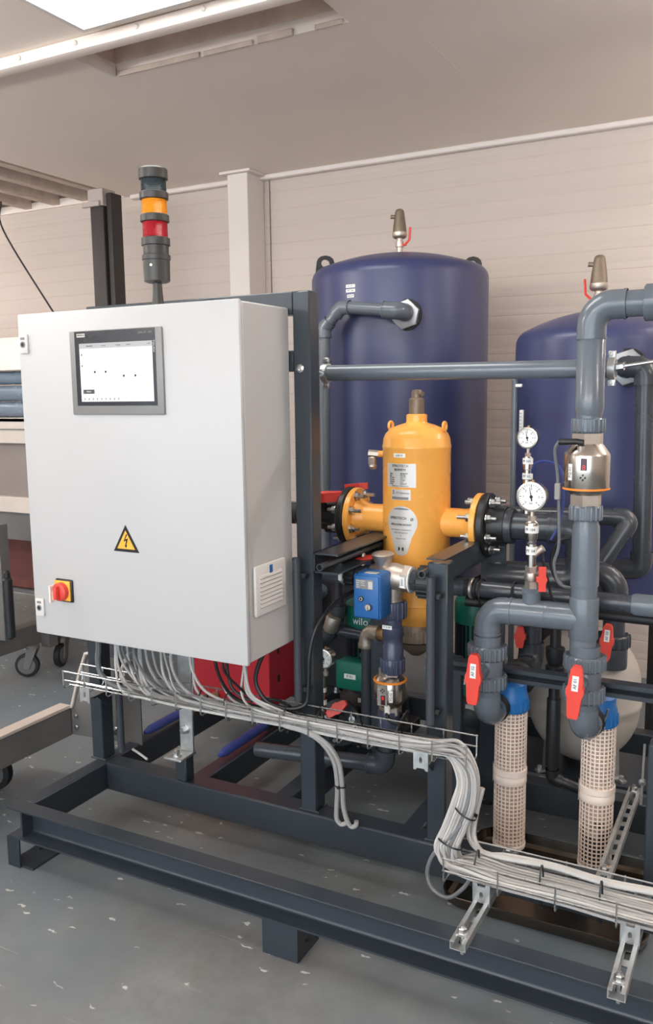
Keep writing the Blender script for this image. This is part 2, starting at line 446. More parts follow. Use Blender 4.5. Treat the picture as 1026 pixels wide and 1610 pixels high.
# the far opening with its bare joists
o = OPEN[1]; hh = 0.22
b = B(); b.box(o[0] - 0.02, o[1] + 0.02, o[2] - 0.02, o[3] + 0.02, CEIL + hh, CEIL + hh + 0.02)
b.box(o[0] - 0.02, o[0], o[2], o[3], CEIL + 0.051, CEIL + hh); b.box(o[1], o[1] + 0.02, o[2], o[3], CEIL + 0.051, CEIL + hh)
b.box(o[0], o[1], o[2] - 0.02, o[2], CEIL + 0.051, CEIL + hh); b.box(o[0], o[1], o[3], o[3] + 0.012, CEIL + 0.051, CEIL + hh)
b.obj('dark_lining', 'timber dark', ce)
for x in (-2.66, -2.90, -3.16, -3.42):
    b = B(); b.box(x - 0.03, x + 0.03, o[2], o[3], CEIL + 0.01, CEIL + 0.10, 0.003); b.obj('joist', 'timber', ce)
for y in (2.28, 2.54):
    b = B(); b.box(o[0], o[1], y - 0.025, y + 0.025, CEIL + 0.10, CEIL + 0.16, 0.003); b.obj('crosspiece', 'timber', ce)
# wall-ceiling cover trim and the boxed column
b = B(); b.box(-2.5, 6, WALLY - 0.045, WALLY, CEIL - 0.03, CEIL, 0.006); struct(b.obj('trim_1', 'trim white'))
b = B(); b.box(-1.655, -1.515, 2.42, WALLY, 0, CEIL - 0.012, 0.004); struct(b.obj('trim_2', 'trim white'))
b = B(); b.box(-1.69, -1.48, 2.39, WALLY, CEIL - 0.014, CEIL, 0.002); struct(b.obj('trim_3', 'trim white'))
# rail hanging under the ceiling between lamp and opening, with its screw heads
t = thing('ceiling_rail', 'long white rail crossing the ceiling between bright lamp and open shaft', 'rail', (-0.5, 0.60, CEIL - 0.05))
b = B(); b.box(-4.5, 2.6, 0.565, 0.625, CEIL - 0.045, CEIL, 0.008, seg=2); b.obj('rail_body', 'ceiling white', t)
b = B(); b.box(-4.5, 2.6, 0.625, 0.66, CEIL - 0.012, CEIL, 0.002); b.obj('rail_flange', 'ceiling white', t)
b = B(); b.lathe([(0.008, 0), (0.010, 0.004), (0.006, 0.008)], (-1.32, 0.565, CEIL - 0.02), (0, -1, 0), 10); s0 = b.obj('screw_head', 'trim white', t)
for k in range(1, 9): again(s0, (0.28 * k, 0, 0))

def lamp(x0, x1, y0, y1, label, g):
    t = thing('ceiling_lamp', label, 'lamp', ((x0 + x1) / 2, (y0 + y1) / 2, CEIL - 0.03), g)
    b = B()
    for a in ((x0 - 0.02, x1 + 0.02, y0 - 0.02, y0), (x0 - 0.02, x1 + 0.02, y1, y1 + 0.02), (x0 - 0.02, x0, y0, y1), (x1, x1 + 0.02, y0, y1)):
        b.box(a[0], a[1], a[2], a[3], CEIL - 0.022, CEIL)
    b.obj('frame', 'trim white', t)
    b = B(); b.box(x0, x1, y0, y1, CEIL - 0.018, CEIL - 0.004); b.obj('diffuser', 'lamp diffuser', t)
lamp(-0.93, 0.27, -0.10, 0.49, 'glaring white ceiling lamp panel at the upper left', None)
FILL_TUBES = ((-2.2, -0.7), (-4.6, 0.9), (-4.8, -2.6), (2.2, 1.5), (3.3, -0.3), (-0.3, -2.8), (1.9, -2.8), (1.0, -4.8), (-4.0, -4.9))
for k, (x, y) in enumerate(FILL_TUBES):           # fill tubes added out of frame to brighten ceiling and walls
    t = thing('fill_tube', 'added white tube lamp hanging unseen to brighten ceiling and walls', 'lamp', (x, y, 2.40), 'added fill tubes')
    b = B(); b.cyl((x - 0.75, y, 2.40), (x + 0.75, y, 2.40), 0.024, seg=12); b.obj('tube', 'fill tube light', t)
    b = B(); b.box(x - 0.78, x + 0.78, y - 0.02, y + 0.02, 2.44, 2.47, 0.004); b.obj('batten', 'trim white', t)
    for s_ in (-0.6, 0.6): b = B(); b.cyl((x + s_, y, 2.47), (x + s_, y, CEIL), 0.004, seg=6); b.obj('hanger', 'steel bright', t)

# ================================================================== BACKGROUND LEFT
t = thing('steel_mast', 'dark upright steel mast with pale cap, behind the white cabinet', 'mast', (-2.24, 2.0, 0))
b = B(); b.box(-2.31, -2.21, 1.98, 2.08, 0, 2.60, 0.004); b.obj('mast_body', 'mast dark', t)
b = B(); b.box(-2.205, -2.165, 2.0, 2.09, 0, 2.63, 0.004); b.obj('mast_rail', 'mast dark', t)
b = B(); b.box(-2.318, -2.205, 1.972, 2.085, 2.56, 2.655, 0.004); b.obj('mast_cap', 'mast cap', t)
b = B(); b.box(-2.35, -2.22, 1.955, 1.975, 2.555, 2.585, 0.003); b.obj('bracket', 'mast cap', t)
b = B(); b.box(-2.40, -2.1, 1.9, 2.2, 0, 0.012); b.obj('base_plate', 'mast dark', t)
b = B(); b.tube(spline([(-3.32, 2.25, 2.75), (-3.28, 2.22, 2.56), (-2.88, 2.2, 2.04), (-2.60, 2.2, 1.68), (-2.56, 2.2, 0.95)], 8), 0.006, 6)
tag(b.obj('hanging_cord', 'mast dark'), 'thin dark cord slanting down the wall at far left', 'cord')

# shelf trolley at the left edge, loaded with wrapped rolls
t = thing('shelf_trolley', 'tall grey shelf trolley on casters with cream beams behind the cabinet', 'trolley', (-2.75, 1.45, 0))
for nm, z0, z1, y0, mt in (('shelf_beam', 1.24, 1.375, 1.30, 'cart cream'), ('shelf_beam', 0.87, 0.955, 1.30, 'cart cream')):
    b = B(); b.box(-3.6, -2.10, y0, y0 + 0.05, z0, z1, 0.004); b.obj(nm, mt, t)
b = B(); b.box(-3.6, -2.10, 1.294, 1.30, 1.312, 1.318); b.obj('beam_lip', 'cart grey', t)
b = B(); b.box(-3.6, -2.10, 1.33, 1.345, 0.955, 1.24); b.obj('back_panel', 'cart panel', t)
b = B(); b.box(-3.6, -2.10, 1.30, 2.1, 1.355, 1.372); b.obj('shelf_board', 'cart cream', t)
b = B(); b.box(-3.6, -2.10, 1.32, 2.1, 0.72, 0.87); b.obj('lower_panel', 'cart grey', t)
for x, y in ((-3.55, 1.36), (-2.18, 1.36), (-3.55, 2.0), (-2.18, 2.0)):
    b = B(); b.box(x - 0.03, x + 0.03, y - 0.03, y + 0.03, 0.14, 1.36); b.obj('post', 'cart grey', t)
def caster(parent, x, y, r, rz=0.0, fork='steel bright'):
    d = Matrix.Rotation(rz, 3, 'Z')
    ax = d @ Vector((0, 1, 0)); c = Vector((x, y, r))
    b = B(); b.lathe([(r * 0.8, -0.018), (r * 0.97, -0.014), (r, 0), (r * 0.97, 0.014), (r * 0.8, 0.018)], c, ax, 24); w = b.obj('wheel', 'black rubber', parent)
    b = B(); b.lathe([(r * 0.12, -0.024), (r * 0.72, -0.020), (r * 0.72, 0.020), (r * 0.12, 0.024)], c, ax, 20); b.obj('hub', 'rubber grey', w)
    b = B()
    f = d @ Vector((1, 0, 0))
    for sgn in (-1, 1):
        o_ = c + ax * (0.026 * sgn)
        b.prism([(-r * 0.25, -r * 0.25), (r * 0.25, -r * 0.25), (r * 0.95, r * 1.45), (r * 0.1, r * 1.45)], o_ - ax * 0.003, f, (0, 0, 1), -0.006)
    b.lathe([(r * 0.55, 0), (r * 0.55, 0.02)], c + f * (r * 0.5) + Vector((0, 0, r * 1.4)), (0, 0, 1), 16)
    b.obj('fork', fork, parent)
# caster trolley below it
t2 = t
b = B(); b.box(-2.29, -2.21, 0.15, 1.36, 0.16, 0.27, 0.004); b.obj('side_beam', 'cart grey', t2)
b = B(); b.box(-2.21, -0.95, 1.40, 1.47, 0.20, 0.31, 0.004); b.obj('front_beam', 'cart grey', t2)
b = B(); b.box(-2.29, -2.21, 1.38, 2.4, 0.20, 0.30, 0.004); b.obj('side_beam', 'cart grey', t2)
for x, y, rz in ((-2.215, 1.23, 0.5), (-2.185, 1.44, 1.9), (-1.05, 1.44, 0.3)): caster(t2, x, y, 0.065, rz, 'cart grey')
b = B(); b.box(-2.25, -2.165, 1.0, 1.06, 0.27, 0.86, 0.003); b.obj('post', 'steel bright', t2)
b = B(); b.box(-2.155, -2.105, 1.0, 1.06, 0.27, 0.86, 0.003); b.obj('post', 'cart grey', t2)
b = B(); b.lathe([(0.012, 0.0), (0.024, 0.012), (0.024, 0.30), (0.012, 0.31)], (-2.03, 0.97, 0.30), (0, 0, 1), 16); b.lathe([(0.016, 0.31), (0.016, 0.335), (0.006, 0.345)], (-2.03, 0.97, 0.30), (0, 0, 1), 12)
b.obj('gas_strut', 'black plastic', t2)
# wrapped rolls on the upper shelf
for k, (z, y, r) in enumerate(((1.415, 1.42, 0.043), (1.502, 1.42, 0.043), (1.585, 1.43, 0.036))):
    t3 = thing('foil_roll', ['lowest blue-grey roll on the trolley shelf, on the cream beam', 'middle blue-grey roll on the trolley shelf', 'upper blue-grey roll on the trolley shelf, under white film'][k], 'roll', (-2.8, y, z - r), None)
    b = B(); b.lathe([(r * 0.4, 0), (r, 0.002), (r, 1.36), (r * 0.4, 1.362)], (-3.5, y, z), (1, 0, 0), 22); b.obj('roll_body', 'roll blue grey', t3)
    b = B(); b.lathe([(r * 0.36, 0), (r * 0.36, 0.02), (r * 0.25, 0.02)], (-2.139, y, z), (1, 0, 0), 14); b.obj('core', 'cart cream', t3)
b = B()
b.prism([(0, 0), (0.20, 0.0), (0.23, 0.05), (0.21, 0.16), (0.17, 0.175), (0.02, 0.17), (-0.012, 0.11)], (-3.55, 1.36, 1.625), (0, 1, 0), (0, 0, 1), 1.42)
tag(b.obj('film_bundle', 'wrap film'), 'white film wrapped bundle topping the rolls at the left edge', 'bundle')
# brown cartons under the trolley
for k, (x0, x1, y0, y1, z0, z1) in enumerate(((-2.95, -2.30, 1.72, 2.2, 0.33, 0.70), )):
    t3 = thing('carton', 'reddish brown carton standing under the shelf trolley', 'box', ((x0 + x1) / 2, (y0 + y1) / 2, z0))
    b = B(); b.box(x0, x1, y0, y1, z0, z1 - 0.02, 0.004); b.obj('carton_body', 'carton brown', t3)
    b = B(); b.box(x0 - 0.004, x1 + 0.004, y0 - 0.004, y1 + 0.004, z1 - 0.02, z1, 0.003); b.obj('lid', 'cart panel', t3)
    b = B(); b.box(x1 - 0.14, x1 - 0.03, y0 - 0.003, y0, z0 + 0.12, z0 + 0.24); b.obj('paper_label', 'label silver', t3)
b = B(); b.box(-2.95, -2.32, 1.70, 2.25, 0.302, 0.328, 0.003)
tag(b.obj('deck_board', 'cart grey'), 'grey deck board lying across the low trolley', 'board')
# low transport dolly whose bar reaches in at the lower left
t = thing('transport_dolly', 'low dolly of bent steel sheet with white top edge, lower left', 'dolly', (-1.2, 0.1, 0))
b = B(); b.box(-1.135, -1.11, -1.0, 0.43, 0.175, 0.285, 0.002); b.obj('side_sheet', 'cart grey', t)
b = B(); b.box(-1.165, -1.108, -1.0, 0.43, 0.285, 0.297, 0.002); b.obj('top_edge', 'cart cream', t)
b = B(); b.prism([(0, 0), (0.36, 0.02), (0.36, 0.34), (0.13, 0.34), (0.07, 0.26), (0.02, 0.115), (0, 0.10)], (-1.125, 0.435, 0.175), (1, 0, 0), (0, 0, 1), -0.006); b.obj('end_plate', 'cart grey', t)
b = B(); b.tube([(-1.13, 0.43, 0.285), (-1.105, 0.43, 0.29), (-1.055, 0.43, 0.435), (-1.02, 0.43, 0.515), (-0.96, 0.43, 0.53)], 0.007, 6); b.obj('bent_rim', 'cart cream', t)
b = B(); b.lathe([(0.009, 0), (0.007, 0.005), (0, 0.007)], (-1.085, 0.43, 0.21), (0, -1, 0), 10); r0 = b.obj('rivet', 'zinc bolt', t)
for dx, dz in ((0, 0.045), (0.165, 0.27), (0.20, 0.03)): again(r0, (dx, 0, dz))
caster(t, -1.31, 0.22, 0.075, 0.2); caster(t, -1.31, -0.85, 0.075, 0.2)
b = B(); b.box(-1.40, -1.135, -0.95, 0.35, 0.165, 0.185); b.obj('deck', 'cart grey', t)

# ================================================================== SKID FRAME
sk = thing('skid_frame', 'dark grey welded steel skid frame carrying the whole water unit', 'frame', (0.2, 0.5, 0))
SP = 'skid paint'
b = B()                                                   # front beam: rolled channel, open to the front
b.box(-0.835, 1.75, -0.139, -0.082, 0.194, 0.200, 0.0012)
fy = [(0.057, 0.100), (0.057, 0.1055)] + [(0.016, 0.1085)] + [(0.0075 + 0.0085 * (1 - math.sin(a)), 0.1085 + 0.010 * (1 - math.cos(a))) for a in (0.4, 0.8, 1.2, PI / 2)] + [(0.0075, 0.196), (0, 0.196), (0, 0.100)]
b.prism(fy, (-0.832, -0.082, 0.0), (0, -1, 0), (0, 0, 1), -2.58)
b.obj('front_beam', SP, sk)
b = B(); b.box(-0.782, -0.776, -0.132, -0.089, 0.108, 0.194); b.obj('stiffener', SP, sk)
b = B(); b.box(-0.775, 1.75, 0.25, 0.325, 0.10, 0.20, 0.005); b.obj('cross_beam', SP, sk)
b = B(); b.box(-0.83, -0.775, -0.082, 1.40, 0.10, 0.1995, 0.004); b.obj('side_beam', SP, sk)
for x0, x1 in ((-0.445, -0.385), (-0.12, -0.06), (0.33, 0.39)):
    b = B(); b.box(x0, x1, 0.315, 1.34, 0.10, 0.1985, 0.004); b.obj('side_beam', SP, sk)
b = B(); b.box(0.39, 1.75, 0.76, 0.82, 0.10, 0.1995, 0.004); b.obj('cross_beam', SP, sk)
b = B(); b.box(-0.775, 1.75, 1.34, 1.40, 0.10, 0.1995, 0.004); b.obj('cross_beam', SP, sk)
# feet: folded channels open towards the back
def foot(x0, x1, y0, y1):
    b = B(); b.box(x0, x1, y0, y0 + 0.008, 0.0, 0.10, 0.001); b.box(x0, x1, y0 + 0.008, y1, 0.0, 0.008); b.box(x0, x1, y0 + 0.008, y1, 0.092, 0.0995)
    f = b.obj('foot', SP, sk)
    b = B(); b.cyl((x1 - 0.02, y1 - 0.03, 0.008), (x1 - 0.02, y1 - 0.03, 0.0095), 0.006, seg=10); b.obj('fixing_hole', 'black rubber', f)
foot(-0.845, -0.793, -0.137, 0.0); foot(0.113, 0.222, -0.137, -0.02); foot(1.25, 1.36, -0.137, -0.02)
foot(-0.845, -0.775, 1.28, 1.39); foot(0.13, 0.23, 1.28, 1.39)
b = B(); b.box(-0.793, -0.745, -0.129, 0.0, 0.0, 0.008); b.obj('foot_plate', SP, sk)
# posts
def post(x0, x1, z1, y0=0.2662, y1=0.325):
    b = B(); b.box(x0, x1, y0, y1, 0.2, z1, 0.004); return b.obj('post', SP, sk)
post(-0.851, -0.796, 1.71); post(0.008, 0.064, 1.777); post(0.425, 0.483, 1.02); post(1.018, 1.076, 0.60)
for x0, x1 in ((-0.855, -0.79), (0.003, 0.07), (0.42, 0.488)):       # weld beads
    b = B(); b.tube([(x0, 0.266, 0.201), (x1, 0.266, 0.201), (x1, 0.322, 0.201)], 0.0035, 6); b.obj('weld_bead', SP, sk)
b = B(); b.box(-0.778, 0.008, 0.268, 0.322, 1.712, 1.777, 0.003); b.obj('top_beam', SP, sk)
b = B(); b.box(-0.796, 0.008, 0.268, 0.322, 0.78, 0.84, 0.003); b.obj('mounting_rail', SP, sk)
b = B(); b.box(-0.796, 0.008, 0.268, 0.322, 1.55, 1.61, 0.003); b.obj('mounting_rail', SP, sk)
# channels running back from the posts at vessel height
def channel(x0, x1, z0, z1, y0, y1, web):
    b = B(); tk = 0.005
    wx = x0 if web < 0 else x1 - tk
    b.box(wx, wx + tk, y0, y1, z0, z1); b.box(x0, x1, y0, y1, z0, z0 + tk); b.box(x0, x1, y0, y1, z1 - tk, z1)
    return b.obj('support_channel', SP, sk)
channel(0.064, 0.146, 0.958, 1.018, 0.268, 0.80, -1)
channel(0.405, 0.462, 0.955, 1.022, 0.31, 0.80, 1)
b = B(); b.box(0.43, 0.49, 0.74, 0.80, 0.2, 0.955, 0.003); b.obj('post', SP, sk)
b = B(); b.box(0.03, 0.09, 0.74, 0.80, 0.2, 0.955, 0.003); b.obj('post', SP, sk)
b = B(); b.box(0.463, 0.512, 0.735, 0.745, 0.55, 1.0, 0.001); k0 = b.obj('hanger_plate', SP, sk)
b = B(); bolt_bm(b, (0.487, 0.735, 0.925), (0, -1, 0), 0.010, 0.02); b.obj('screw', 'zinc bolt', k0)
b = B(); b.lathe([(0.012, 0), (0.012, 0.003), (0.006, 0.006), (0.004, 0.004)], (0.032, 0.266, 1.558), (0, -1, 0), 14); b.obj('screw', 'zinc bolt', sk)
# horizontal strut rail holding the filter valves
t = thing('strut_rail', 'dark horizontal strut rail behind the red-handled filter valves', 'rail', (0.7, 0.53, 0.6))
b = B(); tk = 0.004; x0, x1, y0, y1, z0, z1 = 0.39, 1.03, 0.512, 0.552, 0.622, 0.663
b.box(x0, x1, y1 - tk, y1, z0, z1); b.box(x0, x1, y0, y1 - tk, z0, z0 + tk); b.box(x0, x1, y0, y1 - tk, z1 - tk, z1)
b.box(x0, x1, y0, y0 + tk, z0 + tk, z0 + 0.013); b.box(x0, x1, y0, y0 + tk, z1 - 0.013, z1 - tk)
b.obj('rail_body', SP, t)
b = B(); b.box(0.37, 0.43, 0.552, 0.575, 0.20, 0.664, 0.003); b.obj('leg', SP, t)
b = B(); b.box(1.025, 1.06, 0.50, 0.56, 0.20, 0.664, 0.003); b.obj('leg', SP, t)

# ================================================================== CONTROL CABINET
cab = thing('control_cabinet', 'large white control cabinet with touch screen on the skid posts', 'cabinet', (-0.4, 0.13, 0.735))
W0, W1, Z0, Z1, D = -0.806, 0.0, 0.737, 1.735, 0.266
b = B(); b.box(W0 + 0.004, W1 - 0.004, 0.022, D, Z0 + 0.004, Z1 - 0.004, 0.004); b.obj('body', 'cabinet white', cab)
b = B(); b.box(W0 + 0.012, W1 - 0.012, 0.016, 0.023, Z0 + 0.012, Z1 - 0.012); b.obj('door_seal', 'ink grey', cab)
b = B(); b.box(W0, W1, 0.0, 0.0165, Z0, Z1, 0.006, seg=2); door = b.obj('door', 'cabinet white', cab)
def doorsub(b, name, mt): return b.obj(name, mt, door)
def latch(cx, cz):
    b = B(); b.box(cx - 0.018, cx + 0.018, -0.007, 0.001, cz - 0.029, cz + 0.029, 0.0035, seg=2); doorsub(b, 'latch', 'filter vent white')
    b = B(); b.box(cx - 0.009, cx + 0.009, -0.0076, -0.0065, cz + 0.012, cz + 0.020, 0.001); doorsub(b, 'latch_slot', 'bezel grey')
    b = B(); b.lathe([(0.010, 0), (0.010, 0.002), (0.006, 0.002)], (cx, -0.0065, cz - 0.002), (0, -1, 0), 16); doorsub(b, 'latch_ring', 'bezel grey')
    b = B(); b.lathe([(0.0062, 0), (0.0062, 0.0024)], (cx, -0.0065, cz - 0.002), (0, -1, 0), 12); doorsub(b, 'keyhole', 'black plastic')
latch(-0.780, 1.645); latch(-0.778, 0.825)
# warning triangle
cx, cz = -0.4155, 1.034
def tri(w, h, z): return [(-w / 2, 0), (w / 2, 0), (0.0, h)]
b = B(); b.prism([(-0.048, 0), (0.048, 0), (0.0, 0.080)], (cx, 0.0, cz - 0.004), (1, 0, 0), (0, 0, 1), 0.0012); doorsub(b, 'warning_sign', 'ink')
b = B(); b.prism([(-0.0335, 0), (0.0335, 0), (0.0, 0.0555)], (cx, -0.0012, cz + 0.0045), (1, 0, 0), (0, 0, 1), 0.0006); doorsub(b, 'sign_field', 'sign yellow')
b = B(); b.prism([(0.003, 0.045), (-0.008, 0.022), (0.002, 0.026), (-0.002, 0.011), (-0.0055, 0.0125), (0.001, 0.004), (0.0055, 0.013), (0.0022, 0.012), (0.009, 0.033), (-0.002, 0.029), (0.0075, 0.045)],
                 (cx - 0.0005, -0.0018, cz + 0.004), (1, 0, 0), (0, 0, 1), 0.0006); doorsub(b, 'lightning_mark', 'ink')
# main switch
b = B(); b.box(-0.704, -0.634, -0.006, 0.001, 0.853, 0.925, 0.004, seg=2); doorsub(b, 'switch_plate', 'black plastic')
b = B(); b.box(-0.703, -0.640, -0.012, -0.005, 0.858, 0.921, 0.003, seg=2); doorsub(b, 'switch_face', 'sign yellow')
b = B(); b.lathe([(0.029, 0), (0.028, 0.014), (0.024, 0.017), (0.0, 0.017)], (-0.672, -0.012, 0.888), (0, -1, 0), 24)
b.box(-0.679, -0.665, -0.044, -0.026, 0.867, 0.909, 0.004, seg=2); doorsub(b, 'rotary_knob', 'handle red')
b = B(); b.prism([(-0.006, -0.026), (0.010, -0.026), (0.010, 0.026), (-0.006, 0.026)], (-0.686, -0.036, 0.884), (0, -1, 0), (0, 0, 1), 0.006, hole=[(-0.001, -0.020), (0.005, -0.020), (0.005, 0.010), (-0.001, 0.010)])
doorsub(b, 'padlock_tab', 'screen cream')
# touch panel
hx0, hx1, hz0, hz1 = -0.590, -0.250, 1.432, 1.674
b = B(); b.box(hx0, hx1, -0.008, 0.001, hz0, hz1, 0.003, seg=2); hmi = b.obj('touch_panel', 'bezel grey', cab)
b = B(); b.box(-0.569, -0.272, -0.0088, -0.0075, 1.458, 1.672, 0.0004); b.obj('panel_glass', 'panel black', hmi)
b = B(); b.box(-0.551, -0.283, -0.0094, -0.0086, 1.470, 1.637); b.obj('screen', 'screen light', hmi)
def scr(x0, x1, z0, z1, mt='screen bar', n='screen_field'):
    b = B(); b.box(x0, x1, -0.0098, -0.0092, z0, z1); return b.obj(n, mt, hmi)
scr(-0.551, -0.283, 1.622, 1.637); scr(-0.543, -0.500, 1.4925, 1.505, 'screen button'); scr(-0.546, -0.402, 1.4835, 1.4842)
for x, z in ((-0.543, 1.605), (-0.543, 1.573)): scr(x - 0.0025, x + 0.0025, z - 0.0028, z + 0.0028, 'ink grey')
for x, z in ((-0.4955, 1.555), (-0.4545, 1.555), (-0.388, 1.5425), (-0.346, 1.5425)): scr(x - 0.003, x + 0.003, z - 0.003, z + 0.003, 'ink', 'screen_symbol')
for k in range(9): scr(-0.540 + 0.016 * k, -0.5365 + 0.016 * k, 1.4745, 1.4805, 'ink grey', 'screen_symbol')
U, V = (1, 0, 0), (0, 0, 1)
b = B(); b.box(-0.5585, -0.528, -0.0094, -0.0086, 1.6555, 1.6655); b.obj('name_field', 'label silver', hmi)
text('SIEMENS', 0.0075, (-0.543, -0.0096, 1.6605), U, V, 'panel black', hmi)
text('SIMATIC HMI', 0.0085, (-0.306, -0.0092, 1.660), U, V, 'bezel grey', hmi)
text('TOUCH', 0.0095, (-0.2775, -0.0092, 1.622), (0, 0, -1), (1, 0, 0), 'label silver', hmi)
text('Overview', 0.006, (-0.512, -0.0101, 1.6295), U, V, 'ink', hmi)
for s_, x in (('Process', -0.458), ('Settings', -0.404), ('Alarms', -0.366), ('12:00', -0.295)): text(s_, 0.0055, (x, -0.0101, 1.6295), U, V, 'ink grey', hmi)
text('MENU', 0.006, (-0.5215, -0.0101, 1.4988), U, V, 'label white', hmi)
for x, z in ((-0.512, 1.6085), (-0.440, 1.610), (-0.400, 1.609), (-0.366, 1.618), (-0.322, 1.614)):
    for j in range(2): text('- - - -', 0.006, (x, -0.0097, z - 0.006 * j), U, V, 'screen bar', hmi)
# side ventilation grille
b = B(); b.box(-0.003, 0.009, 0.038, 0.203, 0.868, 1.013, 0.006, seg=2); gr = b.obj('vent_grille', 'filter vent white', cab)
for k in range(8):
    z = 0.893 + k * 0.0118
    b = B(); b.prism([(0.0, 0.0), (0.004, -0.0005), (0.004, 0.0008), (0.0, 0.0090)], (0.0088, 0.060, z), (1, 0, 0), (0, 0, 1), -0.116); b.obj('louvre', 'filter vent white', gr)
    b = B(); b.box(0.0080, 0.0096, 0.060, 0.176, z - 0.0034, z - 0.0002); b.obj('louvre_gap', 'ink grey', gr)
b = B(); b.box(0.008, 0.0105, 0.110, 0.126, 0.983, 1.006, 0.001); b.obj('blue_badge', 'actuator blue', gr)
b = B(); b.lathe([(0.0015, 0), (0.0015, 0.009)], (0.006, 0.02, 0.78), (0, 0, 1), 8); b.obj('hinge_pin', 'zinc bolt', cab)
b = B(); b.box(-0.60, -0.55, 0.10, 0.19, Z1 - 0.004, Z1 + 0.006, 0.003); b.obj('roof_plate', 'cabinet white', cab)

# ------------------------------------------------------------------ signal tower
X0, Y0 = -0.367, 0.13
t = thing('signal_tower', 'signal light tower with clear, amber and red lenses on the cabinet', 'signal light', (X0, Y0, 1.735))
b = B(); b.lathe([(0.032, 0), (0.032, 0.004), (0.018, 0.010), (0.0145, 0.05), (0.0135, 0.078), (0.020, 0.082)], (X0, Y0, 1.733), seg=20); b.obj('stem', 'tower dark', t)
b = B(); b.lathe([(0.030, 0), (0.038, 0.004), (0.039, 0.062), (0.0415, 0.064), (0.0415, 0.077), (0.037, 0.079), (0.037, 0.103), (0.0415, 0.105), (0.0415, 0.125), (0.038, 0.127)], (X0, Y0, 1.812), seg=32)
bz = b.obj('buzzer_base', 'tower dark', t)
b = B(); b.lathe([(0.004, 0), (0.004, 0.002)], (X0 + 0.010, Y0 - 0.0375, 1.858), (0.25, -1, 0), 10); b.obj('white_dot', 'label white', bz)
z = 1.939
for k, (mt, h) in enumerate((('lens red', 0.043), ('lens amber', 0.041), ('lens clear', 0.034))):
    b = B(); prof = [(0.033, 0)]
    for j in range(12): prof += [(0.0365, h * (j + 0.2) / 12), (0.0352, h * (j + 0.9) / 12)]
    b.lathe(prof + [(0.033, h)], (X0, Y0, z), seg=36); b.obj('lens', mt, t)
    c = B(); top = k == 2
    c.lathe([(0.038, 0), (0.0415, 0.002), (0.0415, 0.019 if not top else 0.028), (0.038, 0.022 if not top else 0.032)] + ([(0.0, 0.034)] if top else []), (X0, Y0, z + h - 0.0005), seg=36)
    c.obj('collar' if not top else 'cap', 'tower dark', t)
    z += h + 0.0215

# ================================================================== BLUE TANKS
def vent(t, x, y, z, s, hd, ha):
    """automatic air vent with ball valve; hd: side of the lever, ha: lever height"""
    b = B(); b.lathe([(0.013, 0), (0.013, 0.035), (0.018, 0.037), (0.018, 0.062), (0.013, 0.064), (0.013, 0.075)], (x, y, z), seg=14); b.obj('vent_stem', 'nickel', t)
    b = B(); b.lathe([(0.022, 0.0), (0.030, 0.004), (0.034, 0.012), (0.034, 0.026), (0.032, 0.028)], (x, y, z + 0.074 * s), seg=24)
    b.obj('vent_ring', 'nickel', t)
    b = B(); b.lathe([(0.032, 0), (0.029, 0.03), (0.021, 0.088), (0.018, 0.098), (0.011, 0.103), (0, 0.104)], (x, y, z + 0.1 * s), seg=24)
    b.cyl((x, y, z + 0.168), (x - 0.040, y - 0.008, z + 0.172), 0.009, seg=10); b.obj('vent_body', 'bronze brown', t)
    b = B(); b.cyl((x, y, z + 0.045), (x + 0.032 * hd, y, z + 0.045), 0.006, seg=8)
    b.tube(fillet([(x + 0.026 * hd, y, z + 0.045), (x + 0.048 * hd, y, z + 0.065), (x + 0.052 * hd, y, z + 0.065 + ha)], 0.012, 4), 0.0052, 6)
    b.obj('lever', 'handle red', t)
